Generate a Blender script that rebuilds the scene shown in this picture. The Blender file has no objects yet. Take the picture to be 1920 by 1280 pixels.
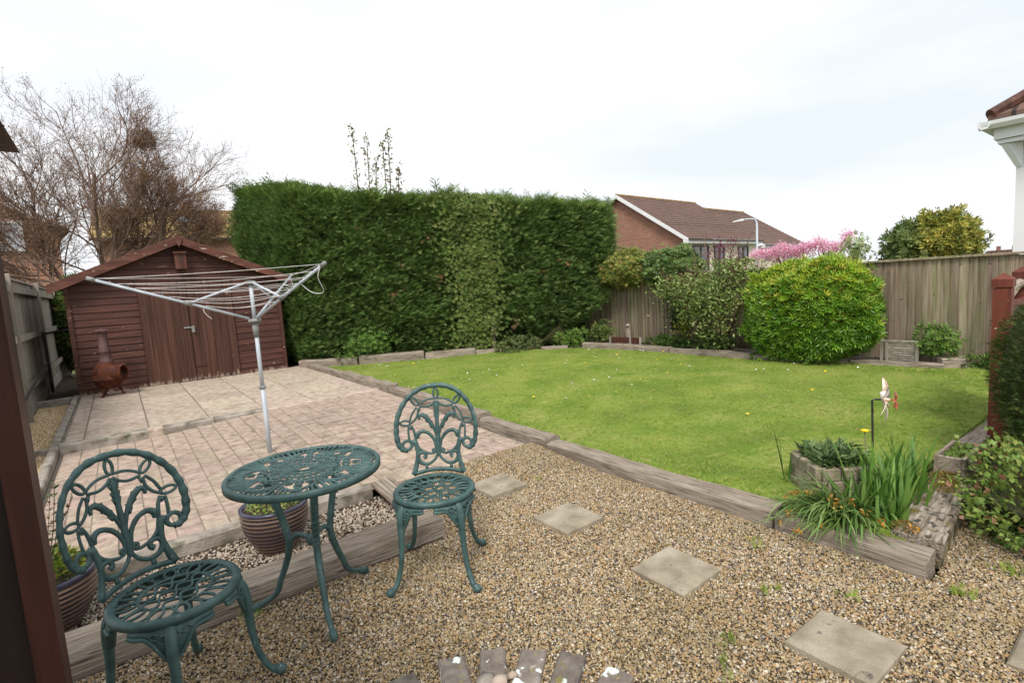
import bpy, math, random
import numpy as np
from mathutils import Vector, Matrix, Euler, noise as mnoise

random.seed(7); RNG = np.random.default_rng(7)
SC = bpy.context.scene
COL = SC.collection
R = math.radians

# ------------------------------------------------------------------ camera
cam = bpy.data.cameras.new('camera'); co = bpy.data.objects.new('camera', cam); COL.objects.link(co)
cam.sensor_width = 36.0; cam.lens = 18.244; cam.clip_start = 0.05; cam.clip_end = 3000
rt, upv, fw = Vector((.79296, -.60610, -.06221)), Vector((.11560, .04942, .99207)), Vector((.59821, .79385, -.10926))
m = Matrix((rt, upv, -fw)).transposed().to_4x4(); m.translation = (0, 0, 1.45)
co.matrix_world = m
SC.camera = co

# ------------------------------------------------------------------ sky, sun, exposure
SUN_EL, SUN_AZ = R(52), R(228)        # azimuth: where the light comes from, counter-clockwise from +x
W = bpy.data.worlds.new('World'); SC.world = W; W.use_nodes = True
nt = W.node_tree; nt.nodes.clear()
out = nt.nodes.new('ShaderNodeOutputWorld')
sky = nt.nodes.new('ShaderNodeTexSky'); sky.sky_type = 'NISHITA'; sky.sun_disc = False
sky.sun_elevation = SUN_EL; sky.sun_rotation = R(90) - SUN_AZ; sky.dust_density = 3.0
bg1 = nt.nodes.new('ShaderNodeBackground'); bg1.inputs['Strength'].default_value = 0.12
bg2 = nt.nodes.new('ShaderNodeBackground'); bg2.inputs['Strength'].default_value = 0.84
tc = nt.nodes.new('ShaderNodeTexCoord'); mp = nt.nodes.new('ShaderNodeMapping'); mp.inputs['Scale'].default_value = (1, 1, 3.5)
nz = nt.nodes.new('ShaderNodeTexNoise'); nz.inputs['Scale'].default_value = 1.3; nz.inputs['Detail'].default_value = 5
cr = nt.nodes.new('ShaderNodeValToRGB'); cr.color_ramp.elements[0].position = .34; cr.color_ramp.elements[1].position = .68
cr.color_ramp.elements[0].color = (.70, .745, .81, 1); cr.color_ramp.elements[1].color = (.99, .99, 1.0, 1)
mx = nt.nodes.new('ShaderNodeMixShader'); mx.inputs[0].default_value = 0.94
L = nt.links.new
L(tc.outputs['Generated'], mp.inputs['Vector']); L(mp.outputs[0], nz.inputs['Vector']); L(nz.outputs['Fac'], cr.inputs[0])
L(cr.outputs[0], bg2.inputs['Color']); L(sky.outputs[0], bg1.inputs['Color'])
L(bg1.outputs[0], mx.inputs[1]); L(bg2.outputs[0], mx.inputs[2]); L(mx.outputs[0], out.inputs[0])
sd = bpy.data.lights.new('sun', 'SUN'); sd.energy = 2.2; sd.angle = R(16); sd.color = (1, .96, .9)
so = bpy.data.objects.new('sun', sd); COL.objects.link(so); so.location = (0, 0, 20)
sv = Vector((math.cos(SUN_EL) * math.cos(SUN_AZ), math.cos(SUN_EL) * math.sin(SUN_AZ), math.sin(SUN_EL)))
so.rotation_euler = sv.to_track_quat('Z', 'Y').to_euler()
SC.view_settings.view_transform = 'Standard'; SC.view_settings.look = 'None'
SC.view_settings.exposure = 0.62; SC.view_settings.gamma = 1.0

# ------------------------------------------------------------------ materials
def M(name, stops, scale=(4, 4, 4), rough=.8, bump=.3, bscale=None, rand=0.0, hrand=0.0, metallic=0, speck=None, detail=6, dist=.01, spec=.3, speck2=None):
    m = bpy.data.materials.new(name); m.use_nodes = True
    n = m.node_tree.nodes; l = m.node_tree.links.new; b = n['Principled BSDF']
    b.inputs['Roughness'].default_value = rough; b.inputs['Metallic'].default_value = metallic
    b.inputs['Specular IOR Level'].default_value = spec
    tc = n.new('ShaderNodeTexCoord'); oi = n.new('ShaderNodeObjectInfo')
    ad = n.new('ShaderNodeVectorMath'); ad.operation = 'MULTIPLY_ADD'
    l(oi.outputs['Random'], ad.inputs[0]); ad.inputs[1].default_value = (17, 23, 31) if (rand or hrand) else (0, 0, 0)
    l(tc.outputs['Object'], ad.inputs[2])
    def nz(sc, d=detail):
        mp = n.new('ShaderNodeMapping'); mp.inputs['Scale'].default_value = sc; l(ad.outputs[0], mp.inputs[0])
        t = n.new('ShaderNodeTexNoise'); t.inputs['Scale'].default_value = 1; t.inputs['Detail'].default_value = d
        l(mp.outputs[0], t.inputs['Vector']); return t.outputs['Fac']
    r = n.new('ShaderNodeValToRGB'); e = r.color_ramp.elements
    while len(e) < len(stops): e.new(.5)
    for k, (p, c) in enumerate(stops): e[k].position = p; e[k].color = (*c, 1)
    l(nz(scale), r.inputs[0]); col = r.outputs[0]
    for sp in (speck, speck2):
        if sp:
            c, lo, hi, sc = sp
            mr = n.new('ShaderNodeMapRange'); mr.inputs[1].default_value = lo; mr.inputs[2].default_value = hi
            l(nz(sc, 4), mr.inputs[0]); mi = n.new('ShaderNodeMix'); mi.data_type = 'RGBA'
            l(mr.outputs[0], mi.inputs[0]); l(col, mi.inputs[6]); mi.inputs[7].default_value = (*c, 1); col = mi.outputs[2]
    if rand or hrand:
        h = n.new('ShaderNodeHueSaturation'); l(col, h.inputs['Color'])
        for amt, k, mid in ((rand, 'Value', 1.0), (hrand, 'Hue', .5)):
            if amt:
                mr = n.new('ShaderNodeMapRange'); mr.inputs[3].default_value = mid - amt; mr.inputs[4].default_value = mid + amt
                src = oi.outputs['Random']
                if k == 'Hue':
                    ma = n.new('ShaderNodeMath'); ma.operation = 'MULTIPLY'; l(src, ma.inputs[0]); ma.inputs[1].default_value = 7.31
                    fr = n.new('ShaderNodeMath'); fr.operation = 'FRACT'; l(ma.outputs[0], fr.inputs[0]); src = fr.outputs[0]
                l(src, mr.inputs[0]); l(mr.outputs[0], h.inputs[k])
        col = h.outputs[0]
    l(col, b.inputs['Base Color'])
    if bump:
        bp = n.new('ShaderNodeBump'); bp.inputs['Strength'].default_value = bump; bp.inputs['Distance'].default_value = dist
        l(nz(bscale or tuple(3 * s for s in scale), 8), bp.inputs['Height']); l(bp.outputs[0], b.inputs['Normal'])
    return m

def LEAF(name, rough=.5, trans=.28, spec=.35):
    m = bpy.data.materials.new(name); m.use_nodes = True
    n = m.node_tree.nodes; l = m.node_tree.links.new; b = n['Principled BSDF']
    b.inputs['Roughness'].default_value = rough; b.inputs['Specular IOR Level'].default_value = spec
    a = n.new('ShaderNodeAttribute'); a.attribute_name = 'tint'; l(a.outputs['Color'], b.inputs['Base Color'])
    t = n.new('ShaderNodeBsdfTranslucent'); l(a.outputs['Color'], t.inputs['Color'])
    mx = n.new('ShaderNodeMixShader'); mx.inputs[0].default_value = trans
    l(b.outputs[0], mx.inputs[1]); l(t.outputs[0], mx.inputs[2]); l(mx.outputs[0], n['Material Output'].inputs[0])
    return m

def PALETTE(name, cols, rough=.75, bump=.0):
    """colour picked at random per instance"""
    m = bpy.data.materials.new(name); m.use_nodes = True
    n = m.node_tree.nodes; l = m.node_tree.links.new; b = n['Principled BSDF']; b.inputs['Roughness'].default_value = rough
    b.inputs['Specular IOR Level'].default_value = .25
    oi = n.new('ShaderNodeObjectInfo'); r = n.new('ShaderNodeValToRGB'); r.color_ramp.interpolation = 'CONSTANT'
    e = r.color_ramp.elements
    while len(e) < len(cols): e.new(.5)
    for k, c in enumerate(cols): e[k].position = k / len(cols); e[k].color = (*c, 1)
    l(oi.outputs['Random'], r.inputs[0]); l(r.outputs[0], b.inputs['Base Color'])
    return m

def BRICKS(name, c1, c2, mortar, bw=.225, bh=.075, ms=.012, rough=.9, vert=True):
    m = bpy.data.materials.new(name); m.use_nodes = True
    n = m.node_tree.nodes; l = m.node_tree.links.new; b = n['Principled BSDF']; b.inputs['Roughness'].default_value = rough
    tc = n.new('ShaderNodeTexCoord'); sx = n.new('ShaderNodeSeparateXYZ'); l(tc.outputs['Object'], sx.inputs[0])
    ad = n.new('ShaderNodeMath'); l(sx.outputs[0], ad.inputs[0]); l(sx.outputs[1], ad.inputs[1])
    cb = n.new('ShaderNodeCombineXYZ'); l(ad.outputs[0] if vert else sx.outputs[0], cb.inputs[0]); l(sx.outputs[2] if vert else sx.outputs[1], cb.inputs[1])
    bt = n.new('ShaderNodeTexBrick'); l(cb.outputs[0], bt.inputs['Vector']); bt.inputs['Scale'].default_value = 1
    bt.inputs['Brick Width'].default_value = bw; bt.inputs['Row Height'].default_value = bh; bt.inputs['Mortar Size'].default_value = ms
    bt.inputs['Color1'].default_value = (*c1, 1); bt.inputs['Color2'].default_value = (*c2, 1); bt.inputs['Mortar'].default_value = (*mortar, 1)
    nz = n.new('ShaderNodeTexNoise'); nz.inputs['Scale'].default_value = .9; nz.inputs['Detail'].default_value = 5; l(tc.outputs['Object'], nz.inputs['Vector'])
    hs = n.new('ShaderNodeHueSaturation'); l(bt.outputs[0], hs.inputs['Color'])
    mr = n.new('ShaderNodeMapRange'); mr.inputs[3].default_value = .7; mr.inputs[4].default_value = 1.3; l(nz.outputs[0], mr.inputs[0]); l(mr.outputs[0], hs.inputs['Value'])
    l(hs.outputs[0], b.inputs['Base Color'])
    return m

MT = {}
MT['sleeper'] = M('weathered_sleeper', [(.30, (.075, .053, .038)), (.40, (.240, .192, .144)), (.55, (.340, .283, .225)), (.75, (.420, .360, .297))], (5, 110, 110), .9, 1.0, (8, 160, 160), rand=.12, dist=.01, detail=10, speck=((.170, .130, .095), .52, .74, (3, 9, 9)), speck2=((.045, .032, .023), .66, .70, (4, 90, 90)))
MT['sleeper_end'] = MT['sleeper']
MT['sleeper_mossy'] = M('mossy_sleeper', [(.3, (.07, .05, .035)), (.5, (.27, .22, .17)), (.7, (.44, .38, .32))], (5, 50, 50), .9, 1.0, (9, 90, 90), dist=.015, detail=9, speck=((.12, .10, .02), .56, .66, (7, 7, 7)), speck2=((.045, .045, .035), .56, .66, (18, 24, 24)))
MT['moss'] = M('moss', [(.3, (.09, .085, .01)), (.7, (.24, .2, .03))], (30, 30, 30), 1, .9, (90, 90, 90))
MT['fence'] = M('fence_board_wood', [(.28, (.135, .094, .059)), (.46, (.270, .209, .146)), (.62, (.360, .292, .218)), (.82, (.449, .380, .298))], (30, 30, 1.6), .9, .5, (90, 90, 3), rand=.26, hrand=.02, detail=8, speck=((.169, .188, .077), .48, .75, (5, 5, .9)), speck2=((.079, .055, .037), .66, .72, (9, 9, 14)))
MT['fence_grey'] = M('grey_fence_wood', [(.25, (.144, .122, .099)), (.5, (.312, .273, .226)), (.75, (.432, .383, .319))], (14, 14, .9), .9, .4, (50, 50, 1.5), rand=.16)
MT['rail_grey'] = M('grey_rail_wood', [(.3, (.15, .13, .105)), (.7, (.36, .33, .28))], (14, 1, 14), .9, .4, (50, 3, 50), rand=.12)
MT['shed'] = M('brown_shed_stain', [(.3, (.041, .016, .011)), (.55, (.080, .031, .022)), (.75, (.116, .048, .033))], (1.6, 14, 40), .62, .4, (3, 60, 90), rand=.16, speck=((.542, .359, .294), .70, .735, (14, 14, 40)))
MT['shed_door'] = M('brown_door_stain', [(.3, (.041, .017, .011)), (.55, (.080, .034, .023)), (.75, (.122, .057, .040))], (26, 10, 1.0), .66, .4, (70, 60, 2), rand=.14, speck=((.413, .276, .209), .70, .75, (30, 30, 9)))
MT['stain'] = M('brown_stain', [(.3, (.046, .017, .011)), (.55, (.089, .034, .023)), (.75, (.135, .057, .040))], (26, 10, 1.0), .66, .4, (70, 60, 2), rand=.14, speck=((.459, .276, .209), .70, .75, (30, 30, 9)))
MT['shed_barge'] = M('worn_barge_stain', [(.3, (.066, .024, .016)), (.55, (.121, .046, .030)), (.78, (.199, .089, .062))], (3, 12, 22), .6, .4, (6, 60, 60), rand=.05, speck=((.552, .441, .370), .66, .70, (7, 9, 30)))
MT['redpost'] = M('red_brown_post_stain', [(.3, (.080, .020, .011)), (.55, (.152, .038, .022)), (.78, (.208, .064, .038))], (16, 16, 1.2), .6, .4, (60, 60, 3), rand=.08, speck=((.400, .340, .281), .73, .75, (18, 18, 18)))
MT['darkpost'] = M('dark_porch_stain', [(.3, (.025, .008, .006)), (.55, (.070, .021, .014)), (.78, (.105, .035, .025))], (18, 18, 1.2), .5, .4, (60, 60, 3), speck=((.350, .280, .231), .74, .76, (20, 20, 20)))
MT['blackshade'] = M('near_black_shade', [(.3, (.010, .006, .005)), (.7, (.03, .014, .010))], (20, 20, 2), .6, .3)  # near-black colour paints in the shade left of the porch post
MT['felt'] = M('roof_felt', [(.3, (.06, .06, .06)), (.7, (.16, .15, .13))], (6, 6, 6), .95, .6, (200, 200, 200))
MT['iron'] = M('green_painted_cast_metal', [(.25, (.023, .054, .051)), (.5, (.040, .088, .083)), (.75, (.073, .137, .127))], (16, 16, 16), .5, .5, (120, 120, 120), spec=.5, dist=.003, speck=((.219, .298, .281), .66, .8, (60, 60, 60)))
MT['concrete'] = M('concrete_kerb', [(.3, (.15, .125, .10)), (.55, (.33, .29, .245)), (.8, (.46, .42, .37))], (7, 7, 7), .95, .6, (80, 80, 80), rand=.1, speck=((.10, .10, .065), .56, .72, (9, 9, 9)))
MT['slab'] = M('paving_slab_stone', [(.3, (.286, .218, .167)), (.5, (.409, .330, .261)), (.75, (.523, .436, .352))], (13, 13, 13), .9, .4, (60, 60, 60), rand=.1, hrand=.012, speck=((.218, .162, .117), .6, .75, (9, 9, 9)))
MT['paver'] = M('block_paver_concrete', [(.3, (.267, .199, .153)), (.5, (.374, .287, .226)), (.75, (.464, .371, .298))], (14, 14, 14), .9, .5, (120, 120, 120), rand=.13, hrand=.016, speck=((.196, .160, .119), .58, .74, (16, 16, 16)))
MT['stepstone'] = M('stepping_stone', [(.3, (.20, .165, .115)), (.55, (.31, .265, .195)), (.8, (.42, .375, .30))], (9, 9, 9), .95, .5, (120, 120, 120), rand=.1, speck=((.10, .09, .07), .64, .74, (18, 18, 18)), speck2=((.55, .50, .44), .69, .73, (14, 14, 14)))
MT['oldbrick'] = M('old_lichen_brick', [(.3, (.118, .095, .081)), (.55, (.202, .172, .145)), (.8, (.302, .273, .238))], (18, 18, 18), .95, .6, (120, 120, 120), rand=.2, speck=((.694, .750, .686), .6, .635, (15, 15, 15)), speck2=((.235, .197, .079), .62, .7, (22, 22, 22)))
MT['planter'] = M('cast_stone_planter', [(.3, (.18, .15, .10)), (.55, (.30, .255, .18)), (.8, (.40, .35, .26))], (18, 18, 18), .95, .6, (120, 120, 120), rand=.12, speck=((.13, .13, .05), .58, .7, (12, 12, 12)))
MT['soil'] = M('soil', [(.3, (.03, .021, .015)), (.7, (.11, .08, .055))], (20, 20, 20), 1, 1.0, (60, 60, 60), dist=.03)
MT['gravelbed'] = M('gravel_bed_grit', [(.3, (.060, .045, .027)), (.7, (.180, .141, .090))], (60, 60, 60), 1, .8, (150, 150, 150), dist=.02)
MT['sand'] = M('joint_sand', [(.3, (.16, .13, .10)), (.7, (.29, .245, .195))], (20, 20, 20), 1, .5, speck=((.09, .11, .03), .6, .7, (6, 6, 6)))
MT['lawn'] = M('lawn_ground', [(.3, (.104, .157, .021)), (.5, (.168, .235, .033)), (.72, (.259, .280, .074))], (1.7, 1.7, 1.7), 1, .8, (90, 90, 90), dist=.02)
MT['earth'] = M('rough_ground', [(.3, (.05, .07, .02)), (.7, (.12, .12, .05))], (.4, .4, .4), 1, 0)
MT['rust'] = M('rusty_iron', [(.3, (.036, .009, .006)), (.5, (.102, .028, .013)), (.7, (.180, .055, .025))], (9, 9, 9), .85, .5, (90, 90, 90), speck=((.060, .033, .033), .55, .7, (5, 5, 8)))
MT['rust_grey'] = M('rusty_grey_iron', [(.3, (.053, .025, .025)), (.6, (.128, .070, .066)), (.8, (.195, .098, .070))], (9, 9, 6), .7, .4, (90, 90, 90))
MT['alu'] = M('grey_aluminium_pole', [(.3, (.36, .40, .44)), (.7, (.54, .58, .62))], (8, 8, 3), .42, .1, spec=.5)
MT['greyplastic'] = M('grey_plastic', [(.3, (.16, .165, .16)), (.7, (.30, .30, .28))], (20, 20, 20), .6, .1)
MT['cord'] = M('white_line_cord', [(.3, (.55, .52, .49)), (.7, (.78, .76, .73))], (30, 30, 30), .6, 0)
MT['darkmetal'] = M('dark_metal', [(.3, (.02, .02, .018)), (.7, (.05, .05, .045))], (20, 20, 20), .5, .1)
MT['white'] = M('white_paint', [(.3, (.72, .72, .72)), (.7, (.80, .80, .80))], (2, 2, 2), .5, .05)
MT['upvc'] = M('white_plastic_gutter', [(.3, (.70, .71, .72)), (.7, (.78, .79, .80))], (2, 2, 2), .35, 0, spec=.5)
MT['cream'] = M('cream_render', [(.3, (.62, .57, .44)), (.7, (.72, .67, .53))], (1, 1, 1), .9, .1)
MT['brown_tile'] = BRICKS('brown_roof_tiles', (.125, .07, .052), (.165, .095, .07), (.035, .022, .018), .3, .34, .022, .85, False)
MT['lichen_tile'] = BRICKS('lichen_roof_tiles', (.44, .32, .11), (.36, .24, .12), (.09, .06, .035), .28, .3, .02, .95, False)
MT['ridge'] = M('ridge_tiles', [(.3, (.20, .10, .05)), (.6, (.33, .22, .09)), (.8, (.42, .34, .12))], (3, 3, 3), .9, .3)
MT['redbrick'] = BRICKS('red_brick_wall', (.33, .125, .075), (.22, .075, .045), (.27, .185, .14), .45, .15, .03)
MT['brownbrick'] = BRICKS('brown_brick_wall', (.46, .19, .10), (.34, .13, .075), (.42, .34, .27))
MT['glass'] = M('window_glass', [(.3, (.03, .04, .05)), (.7, (.06, .075, .09))], (1, 1, 1), .08, 0, spec=.8)
MT['darkframe'] = M('dark_window_frame', [(.3, (.05, .04, .035)), (.7, (.08, .065, .055))], (3, 3, 3), .5, 0)
MT['skyglass'] = M('sky_reflection_glass', [(.3, (.45, .5, .58)), (.7, (.6, .64, .7))], (1, 1, 1), .1, 0, spec=.8)  # pale glass, reflected sky painted into the base colour
MT['bark'] = M('bark', [(.3, (.07, .05, .038)), (.7, (.19, .15, .115))], (8, 8, 2), .95, .5)
MT['bark_grey'] = M('grey_twig_bark', [(.3, (.13, .075, .055)), (.7, (.27, .185, .14))], (6, 6, 2), .95, .3)
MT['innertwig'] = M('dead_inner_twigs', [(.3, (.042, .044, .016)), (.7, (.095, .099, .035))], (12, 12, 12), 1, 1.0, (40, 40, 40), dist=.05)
MT['leaf'] = LEAF('leaf'); MT['leaf_gloss'] = LEAF('glossy_leaf', .35, .2, .5); MT['needle'] = LEAF('conifer_needles', .65, .15, .2)
MT['petal'] = LEAF('petal', .6, .4, .2); MT['twigleaf'] = LEAF('bud', .8, .2, .1)
MT['yellow'] = M('yellow_petal', [(.3, (.75, .45, .01)), (.7, (.85, .60, .02))], (30, 30, 30), .7, 0)
MT['whiteflower'] = M('white_petal', [(.3, (.75, .75, .75)), (.7, (.85, .85, .85))], (30, 30, 30), .7, 0)
MT['spin_red'] = M('spinner_red', [(.3, (.30, .045, .03)), (.7, (.48, .16, .09))], (40, 40, 40), .35, 0, spec=.5)
MT['spin_orange'] = M('spinner_orange', [(.3, (.62, .22, .14)), (.5, (.78, .66, .52)), (.7, (.8, .72, .6))], (40, 40, 40), .35, 0, spec=.5)
MT['spin_white'] = M('spinner_white', [(.3, (.75, .72, .66)), (.6, (.8, .75, .66)), (.7, (.7, .42, .28))], (60, 60, 60), .3, 0, spec=.6)
MT['shingle'] = PALETTE('pea_shingle', [(0.382, 0.275, 0.137), (0.270, 0.185, 0.086), (0.443, 0.349, 0.204), (0.177, 0.126, 0.070), (0.331, 0.222, 0.098), (0.485, 0.403, 0.282), (0.218, 0.180, 0.131), (0.362, 0.242, 0.148), (0.121, 0.094, 0.070), (0.300, 0.222, 0.126), (0.311, 0.275, 0.226), (0.403, 0.242, 0.120), (0.588, 0.521, 0.417), (0.250, 0.169, 0.070), (0.157, 0.142, 0.131), (0.372, 0.297, 0.170)])
MT['yshingle'] = PALETTE('golden_shingle', [(.58, .42, .22), (.66, .52, .32), (.48, .32, .16), (.72, .60, .42), (.54, .40, .24), (.40, .27, .15), (.63, .50, .33)])
MT['wshingle'] = PALETTE('white_chippings', [(.386, .321, .250), (.464, .399, .326), (.263, .200, .144), (.495, .435, .365), (.147, .107, .074), (.325, .250, .186), (.418, .350, .275), (.201, .143, .096)])
MT['grassblade'] = PALETTE('grass_blade', [(.204, .303, .036), (.272, .368, .052), (.152, .236, .024), (.348, .399, .083), (.227, .327, .039), (.406, .375, .137), (.189, .278, .034), (.301, .375, .066)], .6)

def patchy(m, layers=None, amt=.6):
    n = m.node_tree.nodes; l = m.node_tree.links.new; b = n['Principled BSDF']; src = b.inputs['Base Color'].links[0].from_socket
    g = n.new('ShaderNodeNewGeometry'); col = src
    for sc, lo, hi, c in layers or ((.9, .50, .74, (.31, .35, .07)), (2.6, .52, .70, (.115, .205, .018)), (7, .60, .74, (.38, .36, .12))):
        t = n.new('ShaderNodeTexNoise'); t.inputs['Scale'].default_value = sc; t.inputs['Detail'].default_value = 4; l(g.outputs['Position'], t.inputs['Vector'])
        mr = n.new('ShaderNodeMapRange'); mr.inputs[1].default_value = lo; mr.inputs[2].default_value = hi; mr.inputs[4].default_value = amt; l(t.outputs['Fac'], mr.inputs[0])
        mi = n.new('ShaderNodeMix'); mi.data_type = 'RGBA'; l(mr.outputs[0], mi.inputs[0]); l(col, mi.inputs[6]); mi.inputs[7].default_value = (*c, 1); col = mi.outputs[2]
    l(col, b.inputs['Base Color'])
patchy(MT['grassblade']); patchy(MT['lawn'])
patchy(MT['shingle'], ((1.3, .50, .72, (.20, .16, .085)), (3.5, .56, .72, (.40, .32, .20)), (.6, .52, .7, (.30, .21, .10))), .38)
def worn_foot(m, z1, c):
    '''bare pale timber where the stain has weathered off near the ground'''
    n = m.node_tree.nodes; l = m.node_tree.links.new; b = n['Principled BSDF']; src = b.inputs['Base Color'].links[0].from_socket
    tc = n.new('ShaderNodeTexCoord'); sx = n.new('ShaderNodeSeparateXYZ'); l(tc.outputs['Object'], sx.inputs[0])
    mr = n.new('ShaderNodeMapRange'); mr.inputs[1].default_value = z1; mr.inputs[2].default_value = 0; mr.inputs[3].default_value = -.25; mr.inputs[4].default_value = .30; mr.clamp = False; l(sx.outputs[2], mr.inputs[0])
    t = n.new('ShaderNodeTexNoise'); mp = n.new('ShaderNodeMapping'); mp.inputs['Scale'].default_value = (22, 22, 5); l(tc.outputs['Object'], mp.inputs[0]); l(mp.outputs[0], t.inputs['Vector']); t.inputs['Scale'].default_value = 1; t.inputs['Detail'].default_value = 6
    ad = n.new('ShaderNodeMath'); l(t.outputs['Fac'], ad.inputs[0]); l(mr.outputs[0], ad.inputs[1])
    m2 = n.new('ShaderNodeMapRange'); m2.inputs[1].default_value = .56; m2.inputs[2].default_value = .74; l(ad.outputs[0], m2.inputs[0])
    mi = n.new('ShaderNodeMix'); mi.data_type = 'RGBA'; l(m2.outputs[0], mi.inputs[0]); l(src, mi.inputs[6]); mi.inputs[7].default_value = (*c, 1); l(mi.outputs[2], b.inputs['Base Color'])
worn_foot(MT['shed_door'], .2, (.30, .23, .185)); worn_foot(MT['shed'], .13, (.26, .19, .15))

# ------------------------------------------------------------------ mesh helpers
def tag(o, label=None, cat=None, group=None, kind=None):
    for k, v in (('label', label), ('category', cat), ('group', group), ('kind', kind)):
        if v: o[k] = v
    return o
def empty(name, loc=(0, 0, 0), rz=0):
    o = bpy.data.objects.new(name, None); COL.objects.link(o); o.location = loc; o.rotation_euler = (0, 0, rz); o.empty_display_size = .1
    return o
WORLDP = {}
def thing(name, label, cat, loc=(0, 0, 0), rz=0, group=None, world=False):
    """world=True: the parts are given in world coordinates"""
    o = tag(empty(name, loc, rz), label, cat, group)
    if world: WORLDP[o.name] = (Matrix.Translation(loc) @ Matrix.Rotation(rz, 4, 'Z')).inverted()
    return o
def link_obj(name, me, parent=None, loc=(0, 0, 0), rot=(0, 0, 0)):
    o = bpy.data.objects.new(name, me); COL.objects.link(o); o.location = loc; o.rotation_euler = rot
    if parent:
        o.parent = parent
        if parent.name in WORLDP: o.matrix_parent_inverse = WORLDP[parent.name]
    return o
def copy_tree(o, parent=None):
    c = o.copy(); COL.objects.link(c)
    if parent: c.parent = parent
    for ch in [x for x in KIDS.get(o.name, [])]:
        d = copy_tree(ch, c); KIDS.setdefault(c.name, []).append(d)
    return c
KIDS = {}
def crs(pts, k=4, closed=False):
    P = [Vector(p) for p in pts]; n = len(P); o = []
    rng = range(n if closed else n - 1)
    for i in rng:
        if closed: a, b, c, d = P[(i - 1) % n], P[i], P[(i + 1) % n], P[(i + 2) % n]
        else: a, b, c, d = P[max(i - 1, 0)], P[i], P[i + 1], P[min(i + 2, n - 1)]
        for j in range(k):
            t = j / k
            o.append(.5 * ((2 * b) + (-a + c) * t + (2 * a - 5 * b + 4 * c - d) * t * t + (-a + 3 * b - 3 * c + d) * t ** 3))
    if not closed: o.append(P[-1])
    return o
def lerpn(vals, n):
    x = np.linspace(0, len(vals) - 1, n); return list(np.interp(x, range(len(vals)), vals))
class MB:
    def __init__(s): s.v = []; s.f = []; s.mi = []; s.cur = 0
    def add(s, vs, fs):
        b = len(s.v); s.v += [tuple(v) for v in vs]; s.f += [tuple(b + i for i in f) for f in fs]; s.mi += [s.cur] * len(fs); return s
    def box(s, lo, hi, ch=0, M=None):
        x0, y0, z0 = lo; x1, y1, z1 = hi
        if ch <= 0:
            vs = [(x0, y0, z0), (x1, y0, z0), (x1, y1, z0), (x0, y1, z0), (x0, y0, z1), (x1, y0, z1), (x1, y1, z1), (x0, y1, z1)]
            fs = [(0, 3, 2, 1), (4, 5, 6, 7), (0, 1, 5, 4), (1, 2, 6, 5), (2, 3, 7, 6), (3, 0, 4, 7)]
        else:
            c = ch; vs = []
            for z, k in ((z0, 0), (z1 - c, 0), (z1, c)):
                vs += [(x0 + k + c * (k == 0) * 0, y0 + k, z), (x1 - k, y0 + k, z), (x1 - k, y1 - k, z), (x0 + k, y1 - k, z)]
            fs = [(3, 2, 1, 0), (8, 9, 10, 11)]
            for r in (0, 4):
                for i in range(4): j = (i + 1) % 4; fs.append((r + i, r + j, r + 4 + j, r + 4 + i))
        if M: vs = [M @ Vector(v) for v in vs]
        return s.add(vs, fs)
    def beam(s, a, b, w, h, roll=0):
        a, b = Vector(a), Vector(b); d = b - a; L = d.length; q = d.to_track_quat('X', 'Z')
        Mx = Matrix.Translation(a) @ q.to_matrix().to_4x4() @ Matrix.Rotation(roll, 4, 'X')
        return s.box((0, -w / 2, -h / 2), (L, w / 2, h / 2), 0, Mx)
    def tube(s, pts, r, n=6, closed=False, flat=1.0, cap=True):
        P = [Vector(p) for p in pts]; N = len(P)
        rr = lerpn(r, N) if isinstance(r, (list, tuple)) else [r] * N
        T = []
        for i in range(N):
            a = P[(i - 1) % N] if (closed or i) else P[0]; b = P[(i + 1) % N] if (closed or i < N - 1) else P[-1]
            t = b - a; T.append(t.normalized() if t.length > 1e-9 else Vector((0, 0, 1)))
        u = T[0].orthogonal().normalized(); vs = []
        for i in range(N):
            u = (u - T[i] * u.dot(T[i])); u = u.normalized() if u.length > 1e-6 else T[i].orthogonal().normalized()
            w = T[i].cross(u)
            for k in range(n):
                an = 2 * math.pi * k / n; vs.append(P[i] + (u * math.cos(an) + w * math.sin(an) * flat) * rr[i])
        fs = []
        for i in range(N if closed else N - 1):
            j = (i + 1) % N
            for k in range(n): k2 = (k + 1) % n; fs.append((i * n + k, i * n + k2, j * n + k2, j * n + k))
        if not closed and cap: fs += [tuple(range(n))[::-1], tuple((N - 1) * n + k for k in range(n))]
        return s.add(vs, fs)
    def lathe(s, prof, n=20, c=(0, 0, 0), a0=0, a1=2 * math.pi):
        full = abs(a1 - a0 - 2 * math.pi) < 1e-6; m = n if full else n + 1; vs = []
        for r, z in prof:
            for k in range(m):
                a = a0 + (a1 - a0) * k / n; vs.append((c[0] + r * math.cos(a), c[1] + r * math.sin(a), c[2] + z))
        fs = []
        for i in range(len(prof) - 1):
            for k in range(n):
                k2 = (k + 1) % m; fs.append((i * m + k, i * m + k2, (i + 1) * m + k2, (i + 1) * m + k))
        return s.add(vs, fs)
    def prism(s, poly, ext):
        n = len(poly); e = Vector(ext); P = [Vector(p) for p in poly]
        fs = [tuple(range(n))[::-1], tuple(range(n, 2 * n))] + [(i, (i + 1) % n, n + (i + 1) % n, n + i) for i in range(n)]
        return s.add(P + [p + e for p in P], fs)
    def map(s, fn): s.v = [tuple(fn(Vector(v))) for v in s.v]; return s
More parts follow.
